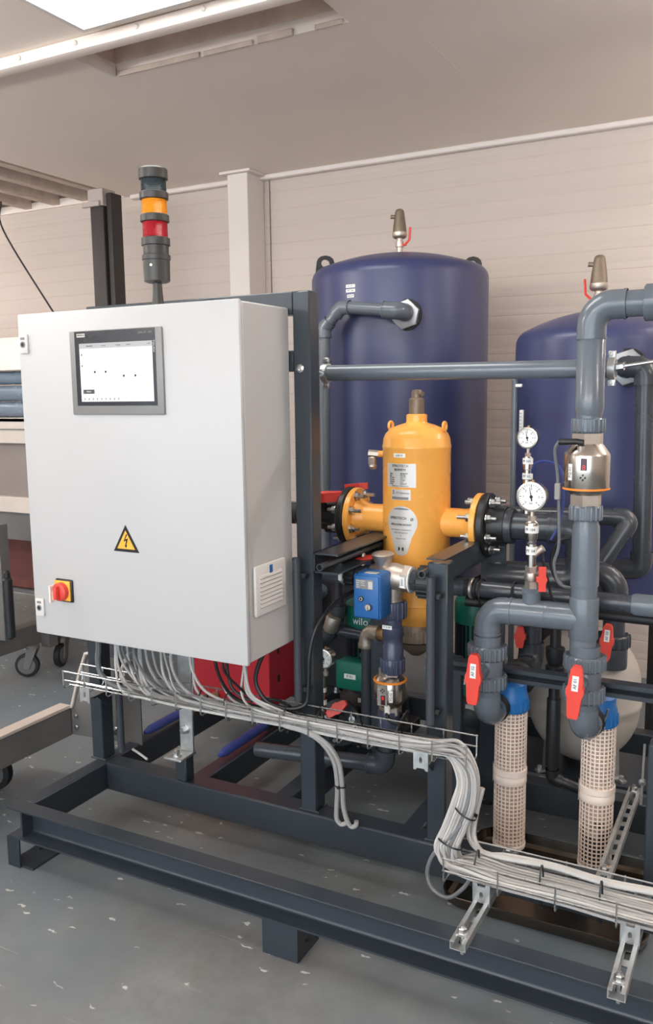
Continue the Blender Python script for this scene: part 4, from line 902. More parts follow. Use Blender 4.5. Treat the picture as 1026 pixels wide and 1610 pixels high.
def flow_meter(label, x, y, z0, z1, rb, flip, lab, cabdir):
    """stainless inductive flow meter, z0..z1 = body; seal on the lower end (flip False) or the upper one"""
    t = thing('flow_meter', label, 'flow meter', (x, y, z0 - 0.045))
    H = z1 - z0; s_ = rb / 0.061
    if flip: prof = [(rb * 0.62, -0.018 * s_), (rb * 0.72, -0.008), (rb * 0.98, 0.010 * s_), (rb, 0.016 * s_), (rb, H - 0.004), (rb * 0.96, H), (rb * 0.66, H + 0.018 * s_), (rb * 0.6, H + 0.02 * s_)]
    else: prof = [(rb * 0.64, -0.016 * s_), (rb * 0.70, -0.012 * s_), (rb * 0.96, 0), (rb, 0.004), (rb, H - 0.014 * s_), (rb * 0.97, H - 0.008 * s_), (rb * 0.74, H + 0.012 * s_), (rb * 0.66, H + 0.018 * s_)]
    b = B(); b.lathe(prof, (x, y, z0), seg=48); b.obj('housing', 'stainless', t)
    b = B(); b.lathe([(rb * 0.97, 0), (rb * 1.03, 0.001), (rb * 1.03, 0.005), (rb * 0.97, 0.006)], (x, y, z1 - 0.003 if flip else z0 - 0.002), seg=48); b.obj('seal_ring', 'seal orange', t)
    for zz_, hh in ((z0 - 0.016 * s_, -0.030 * s_), (z1 + 0.016 * s_, 0.030 * s_)):
        b = B(); b.hexa((x, y, zz_), (x, y, zz_ + hh), rb * 0.70); b.lathe([(rb * 0.55, 0), (rb * 0.55, 0.012 * s_)], (x, y, zz_ + hh), (0, 0, 1 if hh > 0 else -1), 20); b.obj('hex_end', 'nickel', t)
    # flat display field facing the viewer
    a = math.atan2(-1, 0.05); u = Vector((-math.sin(a), math.cos(a), 0)); n = Vector((math.cos(a), math.sin(a), 0)); c = Vector((x, y, (z0 + z1) / 2)) + n * (rb + 0.0005)
    zl = -1 if flip else 1
    def fld(u0, u1, v0, v1, mt, nm, th=0.0016):
        b = B(); b.prism([(u0, v0), (u1, v0), (u1, v1), (u0, v1)], c, u, (0, 0, 1), th); return b.obj(nm, mt, t)
    if flip: fld(-0.026 * s_, 0.012 * s_, -H * 0.48, H * 0.46, 'stainless', 'display_plate', 0.0030)
    th = 0.0044 if flip else 0.0022
    d0 = fld(-0.007 * s_ - (0.004 if flip else 0), 0.009 * s_ - (0.004 if flip else 0), (0.002 if not flip else -0.036 * s_), (0.034 * s_ if not flip else 0.000), 'display dark', 'display', th)
    text('8', 0.020 * s_, c + u * (0.001 * s_ - (0.004 if flip else 0)) + n * (th + 0.0006) + Vector((0, 0, 0.0095 * s_ if not flip else -0.011 * s_)), u, (0, 0, 1), 'digit red', d0, name='digit')
    for k in range(4):
        du, dz = ((-0.008, -0.018), (0.004, -0.018), (-0.002, -0.011), (-0.002, -0.024))[k]
        b = B(); b.lathe([(0.0024, 0), (0.0024, 0.001)], c + u * (du * s_ + (0.001 if not flip else -0.003)) + n * (th - 0.0008) + Vector((0, 0, dz * s_ if not flip else -dz * s_ * 0.95 + 0.0)), n, 10); b.obj('key_dot', 'ink', t)
    la = a + (-0.62 if not flip else 0.40)
    pl = sticker([(-0.0065 * s_, -0.022 * s_), (0.0065 * s_, -0.022 * s_), (0.0065 * s_, 0.022 * s_), (-0.0065 * s_, 0.022 * s_)], x, y, rb + 0.0004, la, (z0 + z1) / 2 - 0.004, 'label white', t, nx=4)
    nn = Vector((math.cos(la), math.sin(la), 0))
    text(lab, 0.0115 * s_, Vector((x, y, (z0 + z1) / 2 - 0.004)) + nn * (rb + 0.0014), (0, 0, 1), (math.sin(la), -math.cos(la), 0), 'ink', pl)
    # connector
    if not flip:
        q = Vector((x - 0.008, y - rb * 0.72, z1 + 0.010))
        b = B(); b.lathe([(0.0075, -0.022), (0.010, -0.010), (0.010, 0.004)], q, (0.05, -0.1, 1), 14); b.obj('socket', 'nickel', t)
        b = B(); b.tube(fillet([q + Vector((0.006, 0, 0.012)), q + Vector((-0.012, -0.002, 0.015)), q + Vector((-0.058, -0.004, 0.014))], 0.008, 4), 0.0085, 12); b.obj('plug', 'black plastic', t)
    else:
        q = Vector((x + 0.006, y - rb * 0.70, z0 - 0.014))
        b = B(); b.lathe([(0.0075, 0.022), (0.0095, 0.010), (0.0095, -0.014)], q, (0, -0.1, 1), 14); b.obj('socket', 'label white', t)
        b = B(); b.tube(fillet([q + Vector((0, -0.003, -0.010)), q + Vector((0.004, -0.004, -0.034)), q + Vector((0.05, -0.01, -0.040))], 0.012, 4), 0.006, 10); b.obj('plug', 'black plastic', t)
    return t
flow_meter('smaller stainless flow meter below the blue actuator, orange ring on top', 0.2105, 0.5, 0.506, 0.578, 0.0525, True, 'FQ-02', 1)

# ================================================================== FRONT RIGHT FILTER LOOP
PX, PY = 0.815, 0.447
flow_meter('larger stainless flow meter on the tall right hand pipe, red digit lit', PX - 0.003, PY, 1.222, 1.326, 0.0605, False, 'FQ-01', -1)
t = thing('riser_pipe', 'tall grey riser pipe with top elbow leading out right', 'pipe', (PX, PY, 1.37))
pipe([(PX - 0.002, PY, 1.408), (PX - 0.001, PY, 1.706), (1.45, PY, 1.706)], 0.0345, t, elbow=1.10, bend=1.55, sock=1.0)
b = B(); b.lathe([(0.0355, 0), (0.0375, 0.003), (0.0375, 0.155), (0.0385, 0.158), (0.0385, 0.185), (0.034, 0.205)], (PX - 0.001, PY, 1.622), (0, 0, -1), 26); b.obj('sleeve', 'pvc grey', t)
b = B(); b.lathe([(0.044, 0), (0.047, 0.003), (0.047, 0.14)], (0.945, PY, 1.706), (1, 0, 0), 28); b.obj('coupling', 'pvc grey', t)
union_nut((PX - 0.002, PY, 1.412), (0, 0, -1), 0.045, 0.040, t, 'pvc grey', 18)
t = thing('filter_manifold', 'grey tee pipe below the large flow meter feeding both filters', 'pipe', (0.7, PY, 0.7))
union_nut((PX - 0.002, PY, 1.136), (0, 0, 1), 0.045, 0.042, t, 'pvc grey', 18)
b = B(); b.lathe([(0.038, 0), (0.0375, 0.12), (0.036, 0.145), (0.0325, 0.155), (0.0325, 0.165)], (PX, PY, 0.975), seg=28); b.obj('reducer', 'pvc grey', t)
b = B(); b.cyl((PX + 0.001, PY, 0.76), (PX, PY, 0.985), 0.0355, seg=28); b.obj('pipe_length', 'pvc grey', t)
b = B(); b.lathe([(0.0385, 0), (0.040, 0.003), (0.040, 0.115), (0.0385, 0.118)], (PX + 0.001, PY, 0.804), seg=28); b.lathe([(0.038, 0.0), (0.0395, 0.10), (0.0385, 0.103)], (PX, PY, 0.860), (-1, 0, 0), 28); b.obj('tee', 'pvc grey', t)
b = B(); b.lathe([(0.0385, 0), (0.0385, 0.020)], (PX, PY, 0.955), seg=28); b.obj('joint_ring', 'pvc grey', t)
pipe([(0.725, PY, 0.860), (0.546, PY, 0.856), (0.544, PY, 0.755)], 0.0345, t, elbow=1.13, bend=1.35, sock=0.75)
b = B(); b.lathe([(0.0385, 0), (0.0385, 0.115)], (0.725, PY, 0.860), (-1, 0, -0.02), 28); b.obj('sleeve', 'pvc grey', t)
b = B(); b.lathe([(0.026, 0), (0.026, 0.038), (0.023, 0.04)], (0.670, PY, 0.885), seg=20); b.hexa((0.670, PY, 0.922), (0.670, PY, 0.934), 0.028); b.obj('gauge_boss', 'pvc grey', t)

def filter_valve(label, x, zt, tilt, lab):
    t = thing('filter_valve', label, 'valve', (x, PY, zt - 0.25))
    b = B(); b.lathe([(0.036, 0), (0.040, 0.004), (0.040, 0.040)], (x, PY, zt - 0.012), seg=26); b.obj('tail_piece', 'pvc grey', t)
    union_nut((x, PY, zt), (0, 0, -1), 0.058, 0.042, t, 'pvc grey', 22)
    b = B(); b.lathe([(0.044, 0), (0.046, 0.006), (0.046, 0.050), (0.044, 0.056)], (x, PY, zt - 0.096), seg=28); b.lathe([(0.020, 0), (0.020, 0.088), (0.012, 0.09)], (x, PY, zt - 0.068), (0, -1, 0), 18); b.obj('valve_body', 'pvc grey', t)
    union_nut((x, PY, zt - 0.090), (0, 0, -1), 0.058, 0.042, t, 'pvc grey', 22)
    b = B(); b.lathe([(0.038, 0), (0.040, 0.004), (0.040, 0.03)], (x, PY, zt - 0.16), seg=26); b.obj('tail_piece', 'pvc grey', t)
    d = Vector((math.sin(tilt), 0, math.cos(tilt)))
    h = lever(t, (x + 0.001, PY - 0.130, zt - 0.066), d, (0, -1, 0), 0.146, 0.046, 0.018)
    q = Vector((x + 0.001, PY - 0.1395, zt - 0.066)) + d * 0.026
    u = Vector((d.z, 0, -d.x))
    b = B(); b.prism([(-0.0085, -0.021), (0.0085, -0.021), (0.0085, 0.021), (-0.0085, 0.021)], q, u, d, 0.0008); s_ = b.obj('label_plate', 'label white', h)
    text(lab, 0.0125, q + Vector((0, -0.0014, 0)), d, -u, 'ink', h)
    # bottom elbow turning back to the filter
    r = 0.0400
    e = B(); e.tube([Vector((x, PY, zt - 0.15))] + arc_pts((x, PY, zt - 0.222), (x, PY, zt), (x + 0.02, PY + 0.3, zt - 0.215), 0.050, 9) + [Vector((x + 0.004, PY + 0.060, zt - 0.221))], r, 26)
    e.lathe([(r * 1.03, 0), (r * 1.03, 0.02)], (x, PY, zt - 0.172), seg=26); e.obj('elbow', 'pvc grey', t, 50)
    b = B()
    for k in range(3): b.torus((x + 0.004, PY + 0.066 + 0.011 * k, zt - 0.221), (0, 1, 0), 0.037, 0.006, 28, 8)
    b.cyl((x + 0.004, PY + 0.05, zt - 0.221), (x + 0.006, PY + 0.115, zt - 0.221), 0.036, seg=24); b.obj('rubber_seal', 'black rubber', t)
filter_valve('left red-handled filter valve with upright handle', 0.544, 0.752, 0.03, 'AF 02')
filter_valve('right red-handled filter valve with tilted handle', 0.823, 0.758, 0.06, 'AF 01')

def mesh_filter(label, x, y, z0, z1, dirty):
    t = thing('mesh_filter', label, 'filter', (x, y, z0))
    R1 = 0.0475; n = 24
    b = B()
    zm = (z0 + z1) / 2 + 0.012
    for k, (za, zb) in enumerate(((z0 + 0.014, zm - 0.022), (zm + 0.024, z1))):
        rows = 16
        g = [[b.bm.verts.new((x + R1 * math.cos(2 * PI * i / n), y + R1 * math.sin(2 * PI * i / n), za + (zb - za) * j / rows)) for i in range(n)] for j in range(rows + 1)]
        fs = [b.bm.faces.new((g[j][i], g[j][(i + 1) % n], g[j + 1][(i + 1) % n], g[j + 1][i])) for j in range(rows) for i in range(n) if i % 12 != 0]
        solid = [b.bm.faces.new((g[j][i], g[j][(i + 1) % n], g[j + 1][(i + 1) % n], g[j + 1][i])) for j in range(rows) for i in range(n) if i % 12 == 0]
        b.bm.normal_update()
        bmesh.ops.inset_individual(b.bm, faces=fs, thickness=0.0019, use_even_offset=True)
        bmesh.ops.delete(b.bm, geom=fs, context='FACES')
    gm = b.bm.faces[:]
    r = bmesh.ops.extrude_face_region(b.bm, geom=gm)
    for v in r['geom']:
        if isinstance(v, bmesh.types.BMVert):
            d = Vector((v.co.x - x, v.co.y - y, 0)).normalized(); v.co += d * 0.002
    b.obj('mesh_cage', 'screen cream', t, 25)
    for nm, pr in (('bottom_cap', [(0.040, 0), (0.0505, 0.002), (0.0515, 0.014), (0.049, 0.017)]), ('middle_band', [(0.050, zm - 0.024 - z0), (0.0515, zm - 0.022 - z0), (0.0515, zm - 0.004 - z0), (0.050, zm - 0.002 - z0), (0.050, zm + 0.004 - z0), (0.0525, zm + 0.006 - z0), (0.0525, zm + 0.024 - z0), (0.050, zm + 0.026 - z0)])):
        c = B(); c.lathe(pr, (x, y, z0), seg=40); c.obj(nm, 'screen cream', t)
    c = B(); c.lathe([(0.0415, z0 + 0.01), (0.0415, z1)], (x, y, 0), seg=32); c.obj('cartridge', dirty, t)
    c = B(); c.lathe([(0.050, 0), (0.0525, 0.004), (0.0525, 0.032), (0.050, 0.052), (0.046, 0.060), (0.046, 0.085), (0.028, 0.100), (0, 0.104)], (x, y, z1 - 0.004), seg=40)
    for k in range(18):
        a = 2 * PI * k / 18; c.lathe([(0.004, 0), (0.004, 0.028)], (x + 0.0515 * math.cos(a), y + 0.0515 * math.sin(a), z1 + 0.002), seg=6)
    c.obj('filter_head', 'cap blue', t)
    s_ = sticker([(-0.012, -0.03), (0.012, -0.03), (0.012, 0.03), (-0.012, 0.03)], x, y, 0.0526, PI * 1.06, zm, 'label silver', t, 'label_plate', nx=4)
    return t
# dirty cartridge: its own dark stain near the foot
def stained():
    M = MATS['cartridge'].copy(); M.name = 'cartridge stained'; nt = M.node_tree; N = nt.nodes; L = nt.links
    b = N['Principled BSDF']; src = b.inputs['Base Color'].links[0].from_socket
    nz = N.new('ShaderNodeTexNoise'); nz.inputs['Scale'].default_value = 22; tc = N.new('ShaderNodeTexCoord'); L.new(tc.outputs['Object'], nz.inputs['Vector'])
    sp = N.new('ShaderNodeSeparateXYZ'); L.new(tc.outputs['Object'], sp.inputs['Vector'])
    a = N.new('ShaderNodeMapRange'); a.inputs['From Min'].default_value = 0.20; a.inputs['From Max'].default_value = 0.08; L.new(sp.outputs['Z'], a.inputs['Value'])
    mu = N.new('ShaderNodeMath'); mu.operation = 'MULTIPLY_ADD'; mu.inputs[1].default_value = 0.5; L.new(a.outputs['Result'], mu.inputs[0]); L.new(nz.outputs['Fac'], mu.inputs[2])
    st = N.new('ShaderNodeMapRange'); st.inputs['From Min'].default_value = 0.72; st.inputs['From Max'].default_value = 0.85; L.new(mu.outputs['Value'], st.inputs['Value'])
    mx = N.new('ShaderNodeMix'); mx.data_type = 'RGBA'; L.new(st.outputs['Result'], mx.inputs['Factor']); L.new(src, mx.inputs['A']); mx.inputs['B'].default_value = (0.015, 0.014, 0.013, 1)
    L.new(mx.outputs['Result'], b.inputs['Base Color']); MATS['cartridge stained'] = M
stained()
mesh_filter('left cream mesh filter cylinder under a blue cap', 0.578, 0.595, 0.058, 0.512, 'cartridge')
mf = mesh_filter('right cream mesh filter cylinder with dark stains near its foot', 0.842, 0.595, 0.055, 0.512, 'cartridge stained')
b = B(); b.cyl((0.862, 0.528, 0.528), (0.878, 0.528, 0.580), 0.0035, seg=8); bolt_bm(b, (0.861, 0.527, 0.526), (-0.3, 0, -1), 0.007, 0.0); b.obj('bleed_screw', 'zinc bolt', mf)

# ------------------------------------------------------------------ pressure gauges
def gauge(t, x, y, z, r, mark):
    b = B(); b.lathe([(r * 0.7, 0.036), (r * 0.97, 0.034), (r, 0.030), (r, 0.004), (r * 1.05, 0.003), (r * 1.05, -0.003), (r * 0.93, -0.004), (r * 0.90, 0.002)], (x, y, z), (0.06, 1, 0), 40); b.obj('case', 'stainless', t)
    b = B(); b.lathe([(r * 0.905, -0.0005), (r * 0.905, 0.001)], (x, y, z), (0.06, 1, 0), 36); dl = b.obj('dial', 'label white', t)
    n = Vector((-0.06, -1, 0)).normalized(); u = n.cross(Vector((0, 0, 1))) * -1; b = B()
    for k in range(25):
        a = math.radians(225 - 270 * k / 24); dr = 0.70 if k % 4 == 0 else 0.78
        e = u * math.cos(a) + Vector((0, 0, math.sin(a))); s_ = u * -math.sin(a) + Vector((0, 0, math.cos(a)))
        wd = r * (0.022 if k % 4 == 0 else 0.012)
        b.prism([(r * dr, -wd), (r * 0.86, -wd), (r * 0.86, wd), (r * dr, wd)], Vector((x, y, z)) + n * 0.0006, e, s_, 0.0003)
    b.obj('scale_marks', 'ink', dl)
    for k in range(0, 7):
        a = math.radians(225 - 45 * k); text(str(k), r * 0.22, Vector((x, y, z)) + n * 0.0009 + (u * math.cos(a) + Vector((0, 0, math.sin(a)))) * r * 0.56, u, (0, 0, 1), 'ink', dl)
    text('bar', r * 0.2, Vector((x, y, z - r * 0.45)) + n * 0.0009, u, (0, 0, 1), 'ink', dl)
    b = B(); a = math.radians(100); e = u * math.cos(a) + Vector((0, 0, math.sin(a))); s_ = u * -math.sin(a) + Vector((0, 0, math.cos(a)))
    b.prism([(-r * 0.3, -r * 0.05), (-r * 0.1, -r * 0.04), (r * 0.68, -r * 0.012), (r * 0.68, r * 0.012), (-r * 0.1, r * 0.04), (-r * 0.3, r * 0.05)], Vector((x, y, z)) + n * 0.0018, e, s_, 0.0005)
    b.lathe([(r * 0.12, 0), (r * 0.10, 0.002)], Vector((x, y, z)) + n * 0.001, n, 12); b.obj('needle', 'ink', dl)
    b = B(); b.cyl((x, y + 0.014, z - r), (x, y + 0.014, z - r - 0.022), r * 0.16, seg=12); b.hexa((x, y + 0.014, z - r - 0.016), (x, y + 0.014, z - r - 0.030), r * 0.30); b.obj('stem', 'nickel', t)
    b = B(); b.cyl((x, y + 0.016, z + r), (x, y + 0.016, z + r + 0.006), r * 0.12, seg=10); b.obj('fill_plug', 'brass', t)
t = thing('pressure_gauge', 'larger pressure gauge standing on the manifold in front of the small tank', 'gauge', (0.671, PY, 0.93))
gauge(t, 0.671, PY - 0.03, 1.196, 0.0395, 'bar')
gx, gy = 0.671, PY - 0.016
b = B(); b.lathe([(0.013, 1.127), (0.016, 1.124), (0.018, 1.12), (0.018, 1.078), (0.015, 1.074), (0.015, 1.068)], (gx, gy, 0), seg=20); sn = b.obj('snubber', 'stainless', t)
b = B(); b.lathe([(0.013, 0.995), (0.0135, 1.062)], (gx, gy + 0.004, 0), seg=18); b.obj('nipple', 'stainless', t)
b = B(); b.lathe([(0.0155, 1.032), (0.0155, 1.054)], (gx, gy + 0.003, 0), seg=20); b.obj('label_band', 'label white', t)
b = B(); b.lathe([(0.0186, 1.094), (0.0186, 1.114)], (gx, gy, 0), seg=20); b.obj('label_band', 'label white', t)
text('PI 104', 0.011, (gx, gy - 0.0190, 1.104), (1, 0, 0), (0, 0, 1), 'ink', t, bend=(gx, gy, 0.0190)); text('PT 04', 0.011, (gx, gy - 0.0130, 1.043), (1, 0, 0), (0, 0, 1), 'ink', t, bend=(gx, gy + 0.003, 0.0160))
b = B(); b.cyl((gx + 0.008, gy + 0.004, 1.030), (gx + 0.026, gy + 0.004, 1.048), 0.0085, seg=12); b.cyl((gx + 0.022, gy + 0.004, 1.044), (gx + 0.032, gy + 0.004, 1.052), 0.0105, seg=12); b.obj('test_tap', 'nickel', t)
b = B(); b.hexa((gx, gy + 0.01, 0.934), (gx, gy + 0.009, 0.955), 0.019); b.lathe([(0.017, 0.955), (0.0195, 0.962), (0.0195, 0.975), (0.017, 0.982)], (gx, gy + 0.008, 0), seg=20); b.hexa((gx, gy + 0.006, 0.980), (gx, gy + 0.005, 0.998), 0.018)
b.cyl((gx + 0.012, gy + 0.008, 0.967), (gx + 0.036, gy + 0.0, 0.967), 0.006, seg=10); b.obj('cock_body', 'nickel', t)
b = B(); b.prism([(-0.010, -0.009), (-0.010, -0.034), (0.010, -0.034), (0.010, -0.012), (0.014, 0.0), (0.010, 0.010), (0.010, 0.036), (-0.010, 0.036), (-0.010, 0.010), (-0.016, 0.006), (-0.016, -0.006)], (gx + 0.034, gy - 0.010, 0.966), (1, 0.4, 0), (0, 0, 1), 0.008); b.obj('butterfly_handle', 'handle red', t)
t = thing('pressure_gauge', 'smaller pressure gauge above and behind the larger one', 'gauge', (0.583, 0.71, 1.1))
gauge(t, 0.583, 0.70, 1.342, 0.0315, 'bar')
gx, gy = 0.583, 0.714
b = B(); b.lathe([(0.012, 1.284), (0.0155, 1.280), (0.0155, 1.245), (0.012, 1.242), (0.012, 1.215), (0.015, 1.212), (0.015, 1.16), (0.012, 1.158), (0.012, 1.10)], (gx, gy, 0), seg=20); b.obj('snubber', 'stainless', t)
for z_, s_ in ((1.270, 'PI 103'), (1.223, 'PT 03')):
    b = B(); b.lathe([(0.0160, z_ - 0.009), (0.0160, z_ + 0.009)], (gx, gy, 0), seg=20); b.obj('label_band', 'label white', t)
    text(s_, 0.010, (gx, gy - 0.0164, z_), (1, 0, 0), (0, 0, 1), 'ink', t, bend=(gx, gy, 0.0164))

# ================================================================== PUMPS
def pump(label, x, y, z0, zt, r, word, fin=0.155):
    """vertical multistage pump: iron base, terminal box, finned motor, domed fan cover"""
    t = thing('pump', label, 'pump', (x, y, z0)); H = zt - z0
    G = 'pump green'
    zc = zt - 0.098; zf = zc - fin
    b = B(); b.lathe([(r * 0.99, 0), (r * 1.0, 0.004), (r * 1.0, 0.070), (r * 0.94, 0.084), (r * 0.6, 0.096), (0, 0.099)], (x, y, zc), seg=40)
    b.obj('fan_cover', G, t)
    b = B(); b.cyl((x, y, zf - 0.10), (x, y, zc), r * 0.80, seg=28)
    b.lathe([(r * 0.97, 0), (r * 0.97, 0.016)], (x, y, zf - 0.11), seg=32); b.obj('motor_body', G, t)
    for k in range(26):
        a = 2 * PI * k / 26
        b = B(); b.box(r * 0.76, r * 0.97, -0.0022, 0.0022, zf, zc); b._xf(b.bm.verts, Matrix.Translation((x, y, 0)) @ Matrix.Rotation(a, 4, 'Z'))
        if k == 0 or True: b.obj('cooling_fin', 'iron dark' if k % 13 else G, t)
    b = B(); b.torus((x + 0.02, y - r * 0.98, zf + 0.030), (0.1, -0.5, 1), 0.020, 0.006, 18, 8); b.obj('lifting_ring', G, t)
    b = B(); b.box(x - r * 0.70, x + r * 0.38, y - r * 1.5, y - r * 0.7, zf - 0.090, zf + 0.010, 0.006, seg=2); bx = b.obj('terminal_box', G, t)
    b = B(); b.box(x - r * 0.73, x + r * 0.41, y - r * 1.51, y - r * 1.36, zf - 0.093, zf + 0.013, 0.007, seg=2); b.obj('box_lid', G, bx)
    b = B(); b.box(x - r * 0.40, x + r * 0.02, y - r * 1.52, y - r * 1.505, zf - 0.050, zf - 0.032); b.obj('label_plate', 'label white', bx)
    text(word[1], 0.014, (x - r * 0.19, y - r * 1.525, zf - 0.041), (1, 0, 0), (0, 0, 1), 'ink', bx)
    b = B(); b.box(x - r * 0.1, x + r * 0.62, y - r * 1.1, y - r * 1.05, zf - 0.165, zf - 0.135); b.obj('name_plate', 'label silver', t)
    b = B(); b.lathe([(r * 1.15, 0), (r * 1.2, 0.01), (r * 1.2, 0.06), (r * 0.9, 0.09), (r * 0.9, 0.11)], (x, y, zf - 0.22), seg=32); b.obj('lantern', 'iron dark', t)
    b = B(); b.lathe([(r * 0.86, z0 + 0.05), (r * 0.86, zf - 0.22)], (x, y, 0), seg=32); b.obj('stage_casing', 'iron dark', t)
    b = B(); b.box(x - r * 1.25, x + r * 1.25, y - r * 1.25, y + r * 1.25, z0, z0 + 0.05, 0.006); b.obj('foot_plate', 'iron dark', t)
    for sx in (-1, 1):
        b = B(); bolt_bm(b, (x + sx * r * 0.95, y - r * 1.0, zf - 0.13), (0, 0, 1), 0.010, 0.0); b.obj('bolt', 'zinc bolt', t)
    if word[0]: text(word[0], 0.038, (x - r * 0.05, y - r * 1.002, zc + 0.035), (1, 0, 0), (0, 0, 1), 'label white', t, bend=(x, y, r * 1.004))
    return t
pump('front green pump with white lettering, behind the blue actuator', -0.030, 0.90, 0.1985, 0.728, 0.108, ('wilo', 'P 01'), 0.115)
pump('rear green pump seen right of the right hand post', 0.325, 1.02, 0.0, 0.752, 0.078, ('', 'P 02'))
# sign field and grey tail on the rear pump
t = thing('motor_cable', 'grey motor cable hanging from the rear green pump', 'cable', (0.25, 0.9, 0.3))
b = B(); b.tube(spline([(0.232, 0.92, 0.645), (0.247, 0.915, 0.60), (0.258, 0.91, 0.55), (0.252, 0.90, 0.52), (0.285, 0.90, 0.46), (0.30, 0.90, 0.36), (0.25, 0.90, 0.26), (0.20, 0.92, 0.22)]), 0.0065, 8); b.obj('cable_run', 'cable grey', t)
b = B(); b.lathe([(0.011, 0), (0.011, 0.02), (0.008, 0.028)], (0.231, 0.92, 0.66), (0, 0, -1), 10); b.obj('gland', 'zinc bolt', t)
b = B(); b.box(0.203, 0.262, 0.885, 0.945, 0.655, 0.715, 0.006, seg=2); tt = thing('terminal_box', 'green terminal box with white plate beside the rear pump', 'box', (0.23, 0.91, 0.65)); b.obj('housing', 'pump green', tt)
b = B(); b.box(0.206, 0.250, 0.882, 0.886, 0.675, 0.697, 0.001); b.obj('label_plate', 'label white', tt)
# PVC pump flange with bolts and its red valve lever
t = thing('pump_flange', 'round dark flange with bolts below the front pump', 'flange', (-0.09, 0.72, 0.2))
b = B(); b.lathe([(0.05, 0), (0.082, 0.002), (0.085, 0.006), (0.085, 0.020), (0.082, 0.024)], (-0.085, 0.735, 0.300), (0.12, -1, 0.1), 40); b.obj('flange_disc', 'black plastic', t)
b = B(); b.cyl((-0.088, 0.715, 0.302), (-0.095, 0.655, 0.308), 0.040, seg=22); b.obj('stub', 'pvc dark', t)
for k in range(6):
    a = 2 * PI * k / 6 + 0.4
    b = B(); bolt_bm(b, (-0.088 + 0.064 * math.cos(a), 0.708, 0.303 + 0.064 * math.sin(a)), (0.12, -1, 0.1), 0.008, 0.03); b.obj('bolt', 'zinc bolt', t)
lever(t, (-0.040, 0.615, 0.398), (0.75, 0.2, 0.62), (0.1, -1, 0.35), 0.085, 0.040, 0.016)
b = B(); b.cyl((-0.045, 0.62, 0.39), (-0.085, 0.66, 0.32), 0.016, seg=12); b.obj('valve_stem', 'black plastic', t)
b = B(); b.cyl((-0.095, 0.655, 0.308), (-0.097, 0.60, 0.30), 0.034, seg=18); b.obj('stub', 'pvc dark', t)
# malleable iron elbow with drop pipe
t = thing('iron_elbow', 'silver threaded elbow with dark drop pipe beside the front pump', 'pipe', (0.015, 0.75, 0.22))
b = B(); b.tube([Vector((0.062, 0.735, 0.650))] + arc_pts((0.010, 0.75, 0.650), (0.08, 0.735, 0.65), (0.010, 0.75, 0.5), 0.035, 8) + [Vector((0.010, 0.75, 0.600))], 0.026, 20)
b.lathe([(0.029, 0), (0.030, 0.002), (0.030, 0.014)], (0.010, 0.75, 0.588), seg=22); b.lathe([(0.030, 0), (0.030, 0.014)], (0.056, 0.737, 0.650), (1, -0.2, 0), 22); b.obj('elbow', 'nickel', t, 50)
b = B(); b.lathe([(0.020, 0), (0.022, 0.003), (0.022, 0.030)], (0.066, 0.733, 0.650), (1, -0.2, 0), 20); b.obj('nipple', 'brass', t)
b = B(); b.cyl((0.010, 0.75, 0.595), (0.008, 0.75, 0.22), 0.020, seg=18); b.obj('drop_pipe', 'pvc dark', t)
# small gauge tucked beside the post
t = thing('small_gauge', 'small gauge on a labelled standpipe beside the cabinet post', 'gauge', (-0.10, 0.6, 0.3))
gauge(t, -0.083, 0.600, 0.575, 0.033, '')
b = B(); b.lathe([(0.010, 0.30), (0.012, 0.34), (0.012, 0.40), (0.010, 0.41), (0.012, 0.43), (0.012, 0.49), (0.009, 0.52)], (-0.094, 0.612, 0), seg=16); b.obj('standpipe', 'stainless', t)
for z_ in (0.46, 0.415, 0.36): b = B(); b.lathe([(0.0135, z_ - 0.008), (0.0135, z_ + 0.008)], (-0.094, 0.612, 0), seg=18); b.obj('label_band', 'label white', t)
b = B(); b.cyl((-0.094, 0.612, 0.24), (-0.094, 0.612, 0.31), 0.016, seg=12); b.obj('boss', 'pvc dark', t)
t = thing('suction_pipe', 'dark bent pipe with bright fitting between cabinet post and pump', 'pipe', (-0.14, 0.78, 0.5))
pipe([(-0.13, 0.80, 0.93), (-0.128, 0.80, 0.69), (-0.165, 0.80, 0.60), (-0.26, 0.80, 0.595)], 0.022, t, 'pvc dark', elbow=1.4, bend=0.8, sock=1.0)
b = B(); b.lathe([(0.026, 0), (0.028, 0.01), (0.028, 0.05), (0.022, 0.06)], (-0.128, 0.768, 0.68), (-0.3, 0, -1), 18); b.obj('bright_fitting', 'nickel', t)
b = B(); b.cyl((-0.128, 0.80, 0.62), (0.0, 0.80, 0.615), 0.022, seg=16); b.obj('pipe_length', 'pvc dark', t)

